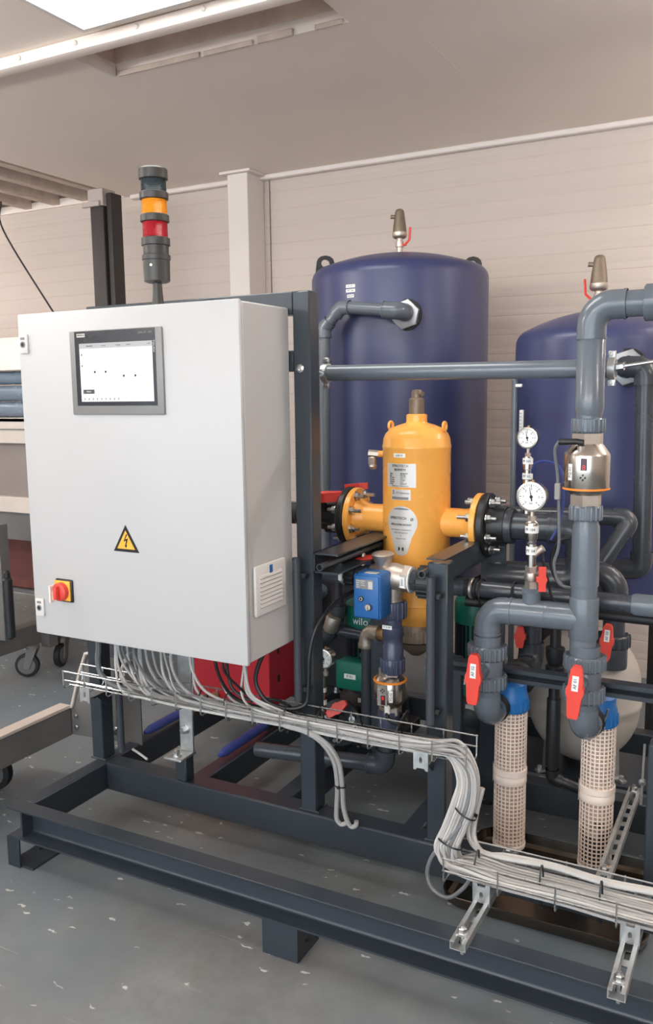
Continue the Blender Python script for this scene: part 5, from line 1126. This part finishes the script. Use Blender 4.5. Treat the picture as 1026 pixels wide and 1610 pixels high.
# ================================================================== EXPANSION VESSEL AND BACKGROUND PIPES
ex, ey, er = 0.722, 0.985, 0.185
t = thing('expansion_vessel', 'pale grey egg shaped expansion vessel behind the mesh filters', 'vessel', (ex, ey, 0.2))
pr = []
for k in range(13):
    a = -PI / 2 + k / 12 * PI / 2; pr.append((er * math.cos(a), 0.425 + 0.20 * math.sin(a)))
pr += [(er + 0.004, 0.432), (er + 0.004, 0.446), (er, 0.452)]
for k in range(1, 13):
    a = k / 12 * PI / 2; pr.append((er * math.cos(a), 0.50 + 0.19 * math.sin(a)))
pr[0] = (0, pr[0][1]); pr[-1] = (0, pr[-1][1])
b = B(); b.lathe(pr, (ex, ey, 0), seg=56); b.obj('shell', 'expansion grey', t, 60)
for a in (-2.3, -0.55, 1.4):
    c = Vector((ex + 0.15 * math.cos(a), ey + 0.15 * math.sin(a), 0)); d = Vector((math.cos(a), math.sin(a), 0)); sd = Vector((-d.y, d.x, 0))
    b = B(); b.prism([(-0.012, 0.345), (-0.004, 0.345), (0.003, 0.207), (0.035, 0.207), (0.035, 0.2005), (-0.004, 0.2005)], c - sd * 0.012, d, (0, 0, 1), 0.024 * (-1))
    bolt_bm(b, c + d * 0.022 + Vector((0, 0, 0.207)), (0, 0, 1), 0.008, 0); b.obj('foot', 'galvanised', t)
b = B(); b.lathe([(0.02, 0.655), (0.02, 0.76)], (ex, ey, 0), seg=16); b.obj('connection', 'pvc dark', t)
b = B(); b.box(0.40, 1.30, 0.86, 1.14, 0.1905, 0.2004); tag(b.obj('deck_plate', 'skid paint'), 'dark deck plate lying on the skid under the pale vessel', 'plate')
# long grey pipe from the right union, dark insulated pipe under it
t = thing('return_pipe', 'long grey pipe from the right post passing behind the riser', 'pipe', (0.7, 0.53, 0.86))
b = B(); b.cyl((0.44, 0.535, 0.893), (1.30, 0.535, 0.893), 0.0255, seg=22); b.obj('pipe_length', 'pvc dark', t)
for x in (0.462, 0.475): b = B(); b.lathe([(0.030, 0), (0.032, 0.002), (0.032, 0.008), (0.030, 0.01)], (x + 0.0, 0.535, 0.893), (1, 0, 0), 20); b.obj('collar', 'nickel' if x < 0.47 else 'black rubber', t)
b = B(); b.lathe([(0.028, 0), (0.031, 0.01), (0.031, 0.36)], (0.93, 0.535, 0.893), (1, 0, 0), 24); b.obj('coupling', 'pvc grey', t)
t = thing('black_tube', 'black hose tied beneath the long grey return pipe', 'hose', (0.6, 0.55, 0.83))
b = B(); b.tube(spline([(0.445, 0.54, 0.850), (0.52, 0.55, 0.848), (0.70, 0.56, 0.848), (0.95, 0.565, 0.845), (1.28, 0.57, 0.846)], 6), 0.0155, 12); b.obj('hose_run', 'black rubber', t)
for x in (0.50, 0.60): b = B(); b.torus((x, 0.538, 0.879), (1, 0, 0.1), 0.044, 0.003, 24, 6); b.obj('strap', 'black plastic', t)
# lower right pipework with rear valves
t = thing('rear_manifold', 'dark pipe bending down behind the riser to the rear red valve', 'pipe', (0.82, 0.82, 0.7))
pipe([(0.48, 0.86, 0.885), (0.834, 0.86, 0.905), (0.832, 0.86, 0.60)], 0.034, t, 'pvc dark', elbow=1.18, bend=1.6, sock=0.8)
union_nut((0.832, 0.86, 0.71), (0, 0, -1), 0.055, 0.042, t, 'pvc dark', 16)
lever(t, (0.828, 0.765, 0.707), (0.06, 0, 1), (0, -1, 0), 0.118, 0.042, 0.016)
b = B(); b.prism([(-0.008, -0.019), (0.008, -0.019), (0.008, 0.019), (-0.008, 0.019)], (0.8295, 0.7568, 0.730), (1, 0, -0.06), (0.06, 0, 1), 0.0008); b.obj('label_plate', 'label white', t)
text('AF 03', 0.012, (0.8295, 0.7555, 0.730), (0.06, 0, 1), (-1, 0, 0.06), 'ink', t)
b = B(); b.cyl((0.829, 0.77, 0.70), (0.831, 0.84, 0.70), 0.018, seg=12); b.lathe([(0.044, 0), (0.046, 0.01), (0.046, 0.07), (0.044, 0.08)], (0.832, 0.86, 0.60), seg=24); b.obj('valve_body', 'pvc dark', t)
t = thing('rear_valve', 'dark valve with stubby red handle behind the left filter', 'valve', (0.557, 0.80, 0.6))
b = B(); b.cyl((0.575, 0.83, 0.88), (0.577, 0.83, 0.60), 0.034, seg=22); b.obj('pipe_length', 'pvc dark', t)
b = B(); b.tube([Vector((0.577, 0.83, 0.66))] + arc_pts((0.577, 0.83, 0.585), (0.577, 0.83, 0.7), (0.577, 0.6, 0.585), 0.045, 8) + [Vector((0.577, 0.70, 0.585))], 0.041, 22); b.obj('elbow', 'pvc dark', t, 50)
b = B(); b.lathe([(0.040, 0), (0.052, 0.006), (0.056, 0.02), (0.056, 0.045), (0.046, 0.05)], (0.577, 0.71, 0.585), (0, -1, 0), 28); b.obj('union_ring', 'black plastic', t)
lever(t, (0.556, 0.765, 0.690), (0.0, 0, 1), (0, -1, 0), 0.070, 0.036, 0.014)
b = B(); b.cyl((0.557, 0.77, 0.69), (0.570, 0.83, 0.69), 0.014, seg=12); b.obj('valve_stem', 'black plastic', t)
t = thing('diagonal_pipe', 'dark pipe turning back diagonally behind the large riser', 'pipe', (0.8, 0.95, 0.9))
pipe([(0.36, 0.98, 1.060), (0.862, 0.98, 1.072), (0.752, 0.93, 0.88)], 0.028, t, 'pvc dark', elbow=1.12, bend=0.75, sock=0.8)
b = B(); b.lathe([(0.032, 0), (0.034, 0.003), (0.034, 0.04), (0.032, 0.043)], (0.50, 0.98, 1.063), (1, 0, 0.02), 22); b.obj('coupling', 'pvc dark', t)
t = thing('drain_pipe', 'slim black drain pipe standing behind the right red valve', 'pipe', (0.69, 0.70, 0.2))
pipe([(0.685, 0.70, 0.80), (0.685, 0.70, 0.26), (0.78, 0.72, 0.23)], 0.017, t, 'black plastic', elbow=1.25, bend=1.0, sock=1.0)
b = B(); b.lathe([(0.021, 0.30), (0.022, 0.304), (0.022, 0.52), (0.021, 0.524)], (0.685, 0.70, 0), seg=18); b.lathe([(0.020, 0.60), (0.030, 0.604), (0.030, 0.63), (0.022, 0.634), (0.030, 0.66), (0.030, 0.69), (0.020, 0.694)], (0.685, 0.70, 0), seg=10); b.obj('sleeve', 'black plastic', t)
# slim level pole beside the small tank
t = thing('level_pole', 'slim grey pole with white scale plate beside the small tank', 'pole', (0.408, 1.2, 0.0))
b = B(); b.cyl((0.408, 1.2, 0.01), (0.404, 1.2, 1.525), 0.011, seg=14); b.obj('pole_tube', 'pvc grey', t)
b = B(); b.box(0.398, 0.432, 1.190, 1.206, 1.498, 1.510, 0.002); b.obj('bracket', 'label white', t)
b = B(); b.box(0.424, 0.440, 1.192, 1.20, 1.305, 1.416, 0.001); pl = b.obj('scale_plate', 'label silver', t)
for k in range(8): b = B(); b.box(0.426, 0.434, 1.1912, 1.1922, 1.315 + k * 0.0125, 1.3165 + k * 0.0125); b.obj('scale_mark', 'ink', pl)
b = B(); b.lathe([(0.03, 0), (0.03, 0.01)], (0.408, 1.2, 0.0), seg=18); b.obj('pole_base', 'pvc grey', t)

# ================================================================== UNDER THE CABINET
t = thing('red_box', 'red sheet metal box standing on the skid under the cabinet', 'box', (-0.70, 1.1, 0.2))
b = B(); b.box(-0.905, -0.515, 0.94, 1.25, 0.20, 0.74, 0.004); b.obj('box_body', 'box red', t)
for z_ in (0.30, 0.42, 0.54): b = B(); b.box(-0.516, -0.5135, 1.00, 1.016, z_, z_ + 0.028); b.obj('slot', 'black rubber', t)
b = B(); b.box(-0.515, -0.500, 1.23, 1.262, 0.50, 0.60, 0.003); b.obj('latch_tab', 'box red', t)
for k, (x, y0, lb) in enumerate(((-0.782, 0.475, 'left blue sheathed bar end pointing forward under the cables'), (-0.412, 0.43, 'right blue sheathed bar end pointing forward under the cables'))):
    t = thing('sheathed_bar', lb, 'bar', (x, y0 + 0.4, 0.2))
    b = B(); b.lathe([(0.005, -0.005), (0.009, 0.0), (0.017, 0.03), (0.018, 0.30), (0.016, 0.32)], (x, y0, 0.229), (0.0, 1, 0), 14)
    b.obj('sheath', 'sheath blue', t)
    b = B(); b.cyl((x, y0 + 0.30, 0.222), (x, y0 + 0.46, 0.222), 0.017, seg=12); b.obj('bar_core', 'brass' if k == 0 else 'iron dark', t)
# galvanised angle bracket on its stub
t = thing('angle_bracket', 'galvanised angle bracket bolted on a stub of the cross beam', 'bracket', (-0.447, 0.27, 0.2))
b = B(); b.box(-0.470, -0.425, 0.253, 0.30, 0.20, 0.285, 0.004); b.obj('stub', SP, t)
b = B(); b.box(-0.487, -0.415, 0.215, 0.30, 0.2855, 0.294, 0.002); b.box(-0.470, -0.415, 0.285, 0.293, 0.294, 0.735, 0.002); br = b.obj('angle_plate', 'galvanised', t)
b = B(); bolt_bm(b, (-0.452, 0.245, 0.294), (0, 0, 1), 0.011, 0.03); b.obj('bolt', 'zinc bolt', t)
b = B(); bolt_bm(b, (-0.445, 0.285, 0.372), (0, -1, 0), 0.011, 0.03); b.obj('bolt', 'zinc bolt', t)
b = B(); b.lathe([(0.010, 0), (0.010, 0.001)], (-0.443, 0.2848, 0.462), (0, -1, 0), 16); b.obj('plate_hole', 'black rubber', br)
t = thing('support_strip', 'bright upright steel strip beside the left cabinet post', 'strip', (-0.86, 0.31, 0.2))
b = B(); b.box(-0.892, -0.851, 0.318, 0.324, 0.2, 0.735, 0.001); b.obj('strip_plate', 'galvanised', t)
b = B(); bolt_bm(b, (-0.868, 0.318, 0.61), (0, -1, 0), 0.006, 0); b.obj('bolt', 'zinc bolt', t)
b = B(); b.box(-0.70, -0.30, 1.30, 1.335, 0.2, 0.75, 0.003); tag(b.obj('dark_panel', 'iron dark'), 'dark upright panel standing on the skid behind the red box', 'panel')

# ================================================================== DRIP TRAY
def rrect(x0, x1, y0, y1, r, n=5):
    out = []
    for cx, cy, a0 in ((x1 - r, y0 + r, -PI / 2), (x1 - r, y1 - r, 0), (x0 + r, y1 - r, PI / 2), (x0 + r, y0 + r, PI)):
        out += [(cx + r * math.cos(a0 + PI / 2 * i / n), cy + r * math.sin(a0 + PI / 2 * i / n)) for i in range(n + 1)]
    return out
t = thing('drip_tray', 'shallow stainless drip tray on the floor under the mesh filters', 'tray', (0.745, 0.48, 0))
b = B(); H_ = 0.042
loops = [(rrect(0.475, 1.015, 0.285, 0.700, 0.055), 0.0), (rrect(0.462, 1.028, 0.272, 0.713, 0.062), 0.014), (rrect(0.458, 1.032, 0.268, 0.717, 0.064), H_ - 0.002), (rrect(0.460, 1.030, 0.270, 0.715, 0.063), H_),
         (rrect(0.463, 1.027, 0.273, 0.712, 0.062), H_), (rrect(0.468, 1.022, 0.278, 0.707, 0.060), 0.014), (rrect(0.480, 1.010, 0.290, 0.695, 0.052), 0.004)]
rings = [[b.bm.verts.new((x, y, z + 0.0005)) for x, y in lp] for lp, z in loops]
for a, c in zip(rings, rings[1:]):
    n = len(a)
    for k in range(n): b.bm.faces.new((a[k], a[(k + 1) % n], c[(k + 1) % n], c[k]))
b.bm.faces.new(rings[-1]); b.bm.faces.new(list(reversed(rings[0])))
b.obj('tray_pan', 'tray steel', t)
for x, lb in ((0.578, 'left'), (0.842, 'right')):
    b = B(); b.lathe([(0.047, 0.0), (0.047, 0.004), (0.036, 0.006), (0.036, 0.050)], (x, 0.595, 0.0047), seg=28)
    tag(b.obj('filter_stand', 'black plastic'), 'black stand ring in the tray under the %s mesh filter' % lb, 'stand')

# ================================================================== STRUT CHANNELS
def strut(label, x0, x1, y0, y1, z0, g, clampy=None):
    t = thing('strut_channel', label, 'channel', ((x0 + x1) / 2, y0, z0)); tk = 0.0025; h = 0.021
    b = B(); L_ = y1 - y0
    # slotted floor of the channel
    n = max(3, int(L_ / 0.055)); xm0, xm1 = x0 + (x1 - x0) * 0.30, x0 + (x1 - x0) * 0.70
    b.box(x0, xm0, y0, y1, z0, z0 + tk); b.box(xm1, x1, y0, y1, z0, z0 + tk)
    for k in range(n):
        ya = y0 + L_ * k / n; b.box(xm0, xm1, ya, ya + L_ / n * 0.42, z0, z0 + tk)
    b.box(x0, x0 + tk, y0, y1, z0 + tk, z0 + h); b.box(x1 - tk, x1, y0, y1, z0 + tk, z0 + h)
    b.box(x0 + tk, x0 + 0.010, y0, y1, z0 + h - tk, z0 + h); b.box(x1 - 0.010, x1 - tk, y0, y1, z0 + h - tk, z0 + h)
    b.obj('channel_body', 'galvanised', t)
    for y in (y0 + 0.035, y1 - 0.035):
        b = B(); xc = (x0 + x1) / 2
        b.box(xc - 0.012, xc + 0.012, y - 0.012, y + 0.012, z0 + h, z0 + h + 0.004); b.lathe([(0.0135, 0), (0.0135, 0.002)], (xc, y, z0 + h + 0.004), seg=14)
        b.lathe([(0.011, 0), (0.011, 0.010), (0.009, 0.012)], (xc, y, z0 + h + 0.006), seg=6); b.lathe([(0.005, -0.05), (0.005, 0.024)], (xc, y, z0 + h), seg=8); b.obj('bolt', 'zinc bolt', t)
    if clampy is not None:
        xc = (x0 + x1) / 2; b = B()
        b.prism([(-0.022, 0), (-0.015, 0), (-0.011, 0.006), (0.011, 0.006), (0.015, 0), (0.022, 0), (0.022, 0.058), (0.012, 0.058), (0.009, 0.048), (-0.009, 0.048), (-0.012, 0.058), (-0.022, 0.058)], (xc, clampy, z0 + 0.012), (1, 0, 0), (0, 0, 1), 0.003,
                hole=[(0.005 * math.cos(q), 0.027 + 0.009 * math.sin(q)) for q in [2 * PI * i / 10 for i in range(10)]])
        b.box(xc - 0.022, xc + 0.022, clampy, clampy + 0.07, z0 + 0.028, z0 + 0.031)
        b.obj('tray_clamp', 'galvanised', t)
        b = B(); b.lathe([(0.004, 0), (0.004, 0.003)], (xc, clampy - 0.0005, z0 + 0.022), (0, 1, 0), 8); b.obj('clamp_hole', 'black rubber', t)
strut('front left galvanised strut channel under the lower cable tray', 0.651, 0.689, -0.168, 0.290, 0.2005, 'struts', 0.012)
strut('front right galvanised strut channel under the lower cable tray', 1.005, 1.043, -0.172, 0.240, 0.2005, 'struts', 0.012)
strut('rear galvanised strut channel beside the right hand filter', 0.902, 0.940, 0.245, 0.83, 0.2005, 'struts')
b = B(); b.tube([(0.955, 0.70, 0.23), (0.958, 0.71, 0.42)], 0.004, 6); bolt_bm(b, (0.956, 0.705, 0.30), (0.2, -1, 0), 0.008, 0)
tag(b.obj('threaded_stud', 'zinc bolt'), 'thin threaded stud above the rear strut channel', 'stud')

# ================================================================== WIRE CABLE TRAYS
def wire_tray(label, x0, x1, y0, y1, z0, h, pitch, wav=0.0):
    t = thing('wire_cable_tray', label, 'cable tray', ((x0 + x1) / 2, (y0 + y1) / 2, z0)); r = 0.0024
    def zz(x): return wav * math.sin(x * 9)
    xs = [x0 + (x1 - x0) * i / 24 for i in range(25)]
    for (y, z) in ((y0, z0 + h), (y0, z0 + h * 0.45), (y0 + (y1 - y0) * 0.33, z0), (y0 + (y1 - y0) * 0.72, z0), (y1, z0 + h), (y1, z0 + h * 0.45)):
        b = B(); b.tube([(x, y, z + zz(x)) for x in xs], r, 6); b.obj('long_wire', 'tray wire', t)
    n = int((x1 - x0) / pitch); f = None
    for i in range(n + 1):
        x = x0 + 0.004 + (x1 - x0 - 0.008) * i / n
        if f is None:
            b = B(); b.tube(fillet([(x, y0 - r, z0 + h + 0.002), (x, y0 - r, z0 - 2 * r), (x, y1 + r, z0 - 2 * r), (x, y1 + r, z0 + h + 0.002)], 0.010, 3), r, 6); f = b.obj('cross_wire', 'tray wire', t)
        else: again(f, (x - x0 - 0.004, 0, zz(x)))
    return t
ut = wire_tray('upper wire cable tray running below the cabinet to the right post', -0.855, 0.585, 0.150, 0.236, 0.500, 0.056, 0.096)
lt = wire_tray('lower wire cable tray lying on the strut channels at the right', 0.560, 1.42, 0.030, 0.150, 0.2395, 0.060, 0.135, 0.0)
def tray_bracket(label, x, y0, y1, z):
    t = thing('tray_bracket', label, 'bracket', (x, y1, z - 0.05))
    b = B(); b.prism([(-0.021, 0), (-0.014, 0), (-0.010, 0.006), (0.010, 0.006), (0.014, 0), (0.021, 0), (0.021, 0.052), (-0.021, 0.052)], (x, y0, z - 0.020), (1, 0, 0), (0, 0, 1), -0.003,
                   hole=[(0.0045 * math.cos(q), 0.028 + 0.010 * math.sin(q)) for q in [2 * PI * i / 10 for i in range(10)]])
    b.box(x - 0.021, x + 0.021, y0 + 0.003, y1, z - 0.003, z); b.obj('bracket_plate', 'galvanised', t)
    b = B(); b.box(x - 0.019, x + 0.019, y0 + 0.02, y1, z - 0.010, z - 0.003); b.prism([(0, 0), (0.08, 0), (0.08, -0.07), (0.072, -0.07)], (x - 0.019, y1 - 0.08, z - 0.0105), (0, 1, 0), (0, 0, 1), 0.003); b.obj('bracket_arm', 'skid paint', t)
tray_bracket('slotted tray bracket at the left end of the upper cable tray', -0.735, 0.125, 0.262, 0.491)
tray_bracket('slotted tray bracket on the right hand post under the cables', 0.462, 0.125, 0.265, 0.498)

# ================================================================== CABLES
GC = 'cables of the tray bundle'
def cable(pts, r, mt, label, g=None, sub=7, name='cable'):
    b = B(); b.tube(spline(pts, sub), r, 7)
    o = b.obj(name, mt); tag(o, label, 'cable', g); return o
rnd = random.Random(3)
ORD = ('first second third fourth fifth sixth seventh eighth ninth tenth eleventh twelfth thirteenth fourteenth fifteenth sixteenth seventeenth eighteenth nineteenth twentieth twenty-first twenty-second twenty-third twenty-fourth').split()
LB = 'light grey control cable of the bundle in the cable trays'
# slots of the bundle cross-section in the upper tray (y, z) and in the lower one
def slots(y0, y1, z0, dz, n, per):
    return [(y0 + (y1 - y0) * ((i % per) + (0.5 if (i // per) % 2 else 0.0) * 0.8) / (per - 0.5), z0 + dz * (i // per)) for i in range(n)]
N_ = 24
up = slots(0.158, 0.228, 0.5095, 0.0092, N_, 7)
lo = slots(0.042, 0.138, 0.2485, 0.0094, N_, 8)
order = list(range(N_))
starts = sorted([rnd.uniform(-0.66, -0.44) for _ in range(15)]) + sorted([-0.255, -0.22, -0.175, -0.16, -0.12, -0.36, -0.34, -0.30, -0.10])
for i in range(N_):
    yu, zu = up[i]; yl, zl = lo[(i * 5 + 3) % N_]
    xs = starts[i]; r = rnd.choice((0.0040, 0.0046, 0.0052, 0.0056))
    black = i in (19, 20)
    mt = 'cable black' if black else rnd.choice(('cable grey', 'cable white', 'cable grey', 'cable white', 'cable dark grey' if i % 5 == 0 else 'cable grey'))
    ys = rnd.uniform(0.12, 0.23)
    j = lambda s: rnd.uniform(-s, s)
    pts = [(xs, ys, 0.742), (xs + j(0.01), ys + j(0.008), 0.66), (xs + 0.015 + j(0.01), (ys + yu) / 2, 0.585 + j(0.01)), (xs + 0.07 + j(0.015), yu, zu + 0.012), (xs + 0.16, yu + j(0.004), zu + 0.002)]
    x = max(xs + 0.28, -0.35)
    while x < 0.40:
        pts.append((x, yu + j(0.006), zu + j(0.003))); x += 0.13
    # S-bend from the end of the upper tray down into the lower one
    f = (i % 8) / 7.0; g_ = (i // 8) / 2.0
    w_ = (f - 0.5) * 0.056; dpt = g_ * 0.030
    pts += [(0.47, yu, zu + 0.006), (0.535 + w_ * 0.4, 0.175 + dpt, zu + 0.002 + w_ * 0.15), (0.580 + w_ * 0.75, 0.150 + dpt, 0.474 + w_ * 0.5), (0.583 + w_, 0.125 + dpt, 0.415), (0.563 + w_, 0.105 + dpt, 0.345),
            (0.548 + w_, 0.085 + dpt, 0.295), (0.566 + w_ * 0.8, (0.085 + dpt + yl) / 2, 0.262), (0.625 + w_ * 0.6, yl, zl + 0.008), (0.72, yl + j(0.004), zl)]
    x = 0.86
    while x < 1.45: pts.append((x, yl + j(0.007), zl + j(0.003))); x += 0.14
    cable(pts, r, mt, {'cable black': 'black', 'cable dark grey': 'dark grey', 'cable grey': 'light grey', 'cable white': 'whitish'}[mt] + ' control cable dropping from the cabinet, %s from the left' % ORD[i], GC)
# cables of their own
cable([(-0.70, 0.16, 0.742), (-0.705, 0.17, 0.66), (-0.73, 0.19, 0.60), (-0.725, 0.20, 0.545), (-0.66, 0.20, 0.515), (-0.55, 0.2, 0.510), (-0.40, 0.2, 0.512)], 0.0095, 'cable dark grey', 'thick dark grey cable at the left end of the upper tray', None)
cable([(-0.69, 0.30, 0.60), (-0.70, 0.285, 0.565), (-0.685, 0.25, 0.532), (-0.62, 0.21, 0.522), (-0.52, 0.2, 0.516)], 0.007, 'cable white', 'short white cable curling behind the left cabinet post', None)
cable([(-0.055, 0.20, 0.742), (-0.085, 0.19, 0.68), (-0.095, 0.185, 0.62), (-0.06, 0.19, 0.565), (0.0, 0.21, 0.545), (0.05, 0.232, 0.560), (0.060, 0.235, 0.62), (0.066, 0.236, 0.72), (0.080, 0.26, 0.80), (0.098, 0.34, 0.852), (0.118, 0.41, 0.872), (0.139, 0.44, 0.875)], 0.0065, 'cable black', 'black cable looping from the cabinet up to the blue actuator', None)
cable([(-0.20, 0.20, 0.742), (-0.21, 0.2, 0.66), (-0.19, 0.2, 0.58), (-0.13, 0.22, 0.545), (-0.06, 0.235, 0.555), (0.0, 0.225, 0.545), (0.04, 0.21, 0.53)], 0.005, 'cable black', 'black cable arching over the bundle below the cabinet corner', None)
# pair dropping out of the tray to the beam
for k, (dx, lb) in enumerate(((0.0, 'left grey cable hanging from the tray to the cross beam'), (0.016, 'right grey cable hanging from the tray to the cross beam'))):
    cable([(0.02, 0.16, 0.512 + 0.006 * k), (0.09, 0.155, 0.508 + 0.006 * k), (0.140 + dx, 0.165, 0.480), (0.165 + dx, 0.19, 0.42), (0.166 + dx, 0.21, 0.34), (0.152 + dx * 1.4, 0.232, 0.262), (0.148 + dx * 2.2, 0.238, 0.215), (0.160 + dx * 2.2, 0.242, 0.196), (0.178 + dx * 2, 0.243, 0.204), (0.180 + dx * 2, 0.243, 0.218)], 0.0072, 'cable grey', lb, None)
# loose loop left of the S bend
cable([(0.585, 0.11, 0.36), (0.56, 0.095, 0.325), (0.515, 0.085, 0.27), (0.498, 0.085, 0.215), (0.515, 0.08, 0.175), (0.56, 0.075, 0.165), (0.60, 0.08, 0.20), (0.625, 0.09, 0.245)], 0.0055, 'cable dark grey', 'loose dark cable loop left of the bundle bend', None)
# two thicker cables lying apart on the lower tray
for k in range(2):
    d = 0.014 * k
    cable([(0.605 + d, 0.175, 0.44), (0.590 + d, 0.165, 0.36), (0.590 + d, 0.155, 0.305), (0.625 + d, 0.135, 0.285 - d * 0.4), (0.70, 0.118 + d, 0.290), (0.82, 0.126 + d * 0.7, 0.293), (0.95, 0.120 + d * 0.8, 0.288), (1.10, 0.124 + d * 0.8, 0.292), (1.42, 0.12 + d * 0.8, 0.29)], 0.0072, 'cable white',
          ('front thick white cable lying on top of the lower tray', 'back thick white cable lying on top of the lower tray')[k], None)
# cables of the instruments on the right
cable([(0.748, 0.395, 1.352), (0.735, 0.405, 1.325), (0.738, 0.43, 1.26), (0.742, 0.44, 1.16), (0.742, 0.45, 1.06), (0.728, 0.46, 1.00), (0.745, 0.47, 0.945), (0.79, 0.50, 0.93)], 0.0045, 'cable dark grey', 'thin cable from the large flow meter plug with a grey tag', None)
b = B(); b.box(0.731, 0.747, 0.426, 0.443, 1.19, 1.235, 0.002); b.obj('cable_tag', 'bezel grey').__setitem__('label', 'grey cable tag on the flow meter cable'); bpy.data.objects['cable_tag']['category'] = 'tag'
for k in range(2):
    pts = [(0.765 + 0.052 * math.cos(a + k * 0.3), 0.49 + 0.012 * k, 1.005 + (0.070 + 0.004 * k) * math.sin(a + k * 0.3)) for a in [PI / 2 + 2 * PI * i / 14 for i in range(15)]]
    cable(pts, 0.0045, 'cable black', ('outer', 'inner')[k] + ' turn of the coiled black cable left of the riser', None)
cable([(0.60, 0.70, 1.235), (0.615, 0.68, 1.265), (0.655, 0.66, 1.275), (0.70, 0.64, 1.255), (0.715, 0.62, 1.18), (0.71, 0.60, 1.10), (0.69, 0.58, 1.05)], 0.004, 'sheath blue', 'dark blue sensor cable arching behind the larger gauge', None)
cable([(0.700, 0.435, 1.045), (0.705, 0.44, 1.00), (0.716, 0.45, 0.95), (0.728, 0.46, 0.90), (0.76, 0.48, 0.875), (0.79, 0.49, 0.90)], 0.004, 'cable black', 'thin black sensor cable hanging beside the red butterfly handle', None)
cable([(0.26, 0.49, 0.475), (0.285, 0.47, 0.455), (0.30, 0.44, 0.475), (0.33, 0.36, 0.54), (0.345, 0.28, 0.545), (0.35, 0.235, 0.53)], 0.0045, 'cable black', 'thin black cable from the small flow meter down to the tray', None)
cable([(0.30, 0.80, 0.52), (0.335, 0.80, 0.47), (0.345, 0.80, 0.42), (0.335, 0.8, 0.36)], 0.005, 'cable white', 'thin white cable bending down left of the right hand post', None)
cable([(-0.725, 0.335, 0.228), (-0.70, 0.34, 0.215), (-0.67, 0.335, 0.207), (-0.655, 0.33, 0.205)], 0.0045, 'cable white', 'short white cable end lying on the beam by the left post', None)
# cable ties
def tie(x, y, z, d, ry, rz, g='black cable ties on the tray', lb='black cable tie strapped around the cable bundle'):
    d = Vector(d).normalized(); q = d.to_track_quat('Z', 'Y'); b = B(); n = 20; w_ = 0.0022
    rr = []
    for i in range(n):
        a = 2 * PI * i / n; rr.append([b.bm.verts.new(Vector((x, y, z)) + q @ Vector((math.cos(a) * (rz + e), math.sin(a) * (ry + e), h))) for e, h in ((0, -w_), (0.0016, -w_), (0.0016, w_), (0, w_))])
    for i in range(n):
        for k in range(4): b.bm.faces.new((rr[i][k], rr[(i + 1) % n][k], rr[(i + 1) % n][(k + 1) % 4], rr[i][(k + 1) % 4]))
    c = Vector((x, y, z)) + q @ Vector((0, -ry - 0.002, 0)); b.box(c.x - 0.004, c.x + 0.004, c.y - 0.004, c.y + 0.004, c.z - 0.003, c.z + 0.003)
    tag(b.obj('cable_tie', 'black plastic'), lb, 'cable tie', g)
for k, x in enumerate((-0.30, -0.205, -0.11, 0.01, 0.12, 0.245, 0.37)): tie(x, 0.193, 0.523, (1, 0, 0), 0.041, 0.024, lb='black cable tie around the upper tray bundle, %s from the left' % ORD[k])
tie(0.585, 0.135, 0.385, (-0.4, -0.25, -1), 0.030, 0.044, None, 'upper black cable tie on the S bend of the bundle')
tie(0.552, 0.105, 0.305, (-0.25, -0.3, -1), 0.030, 0.042, None, 'lower black cable tie on the S bend of the bundle')
tie(0.630, 0.09, 0.257, (1, 0, -0.1), 0.054, 0.019, None, 'first black cable tie on the lower tray left of the front left strut')
tie(0.80, 0.09, 0.257, (1, 0, 0), 0.054, 0.018, None, 'black cable tie on the lower tray midway between the struts')
tie(0.945, 0.085, 0.257, (1, 0, 0), 0.054, 0.018, None, 'black cable tie on the lower tray just left of the right strut')
tie(0.174, 0.213, 0.335, (0, 0.15, -1), 0.010, 0.018, None, 'black cable tie around the hanging cable pair')
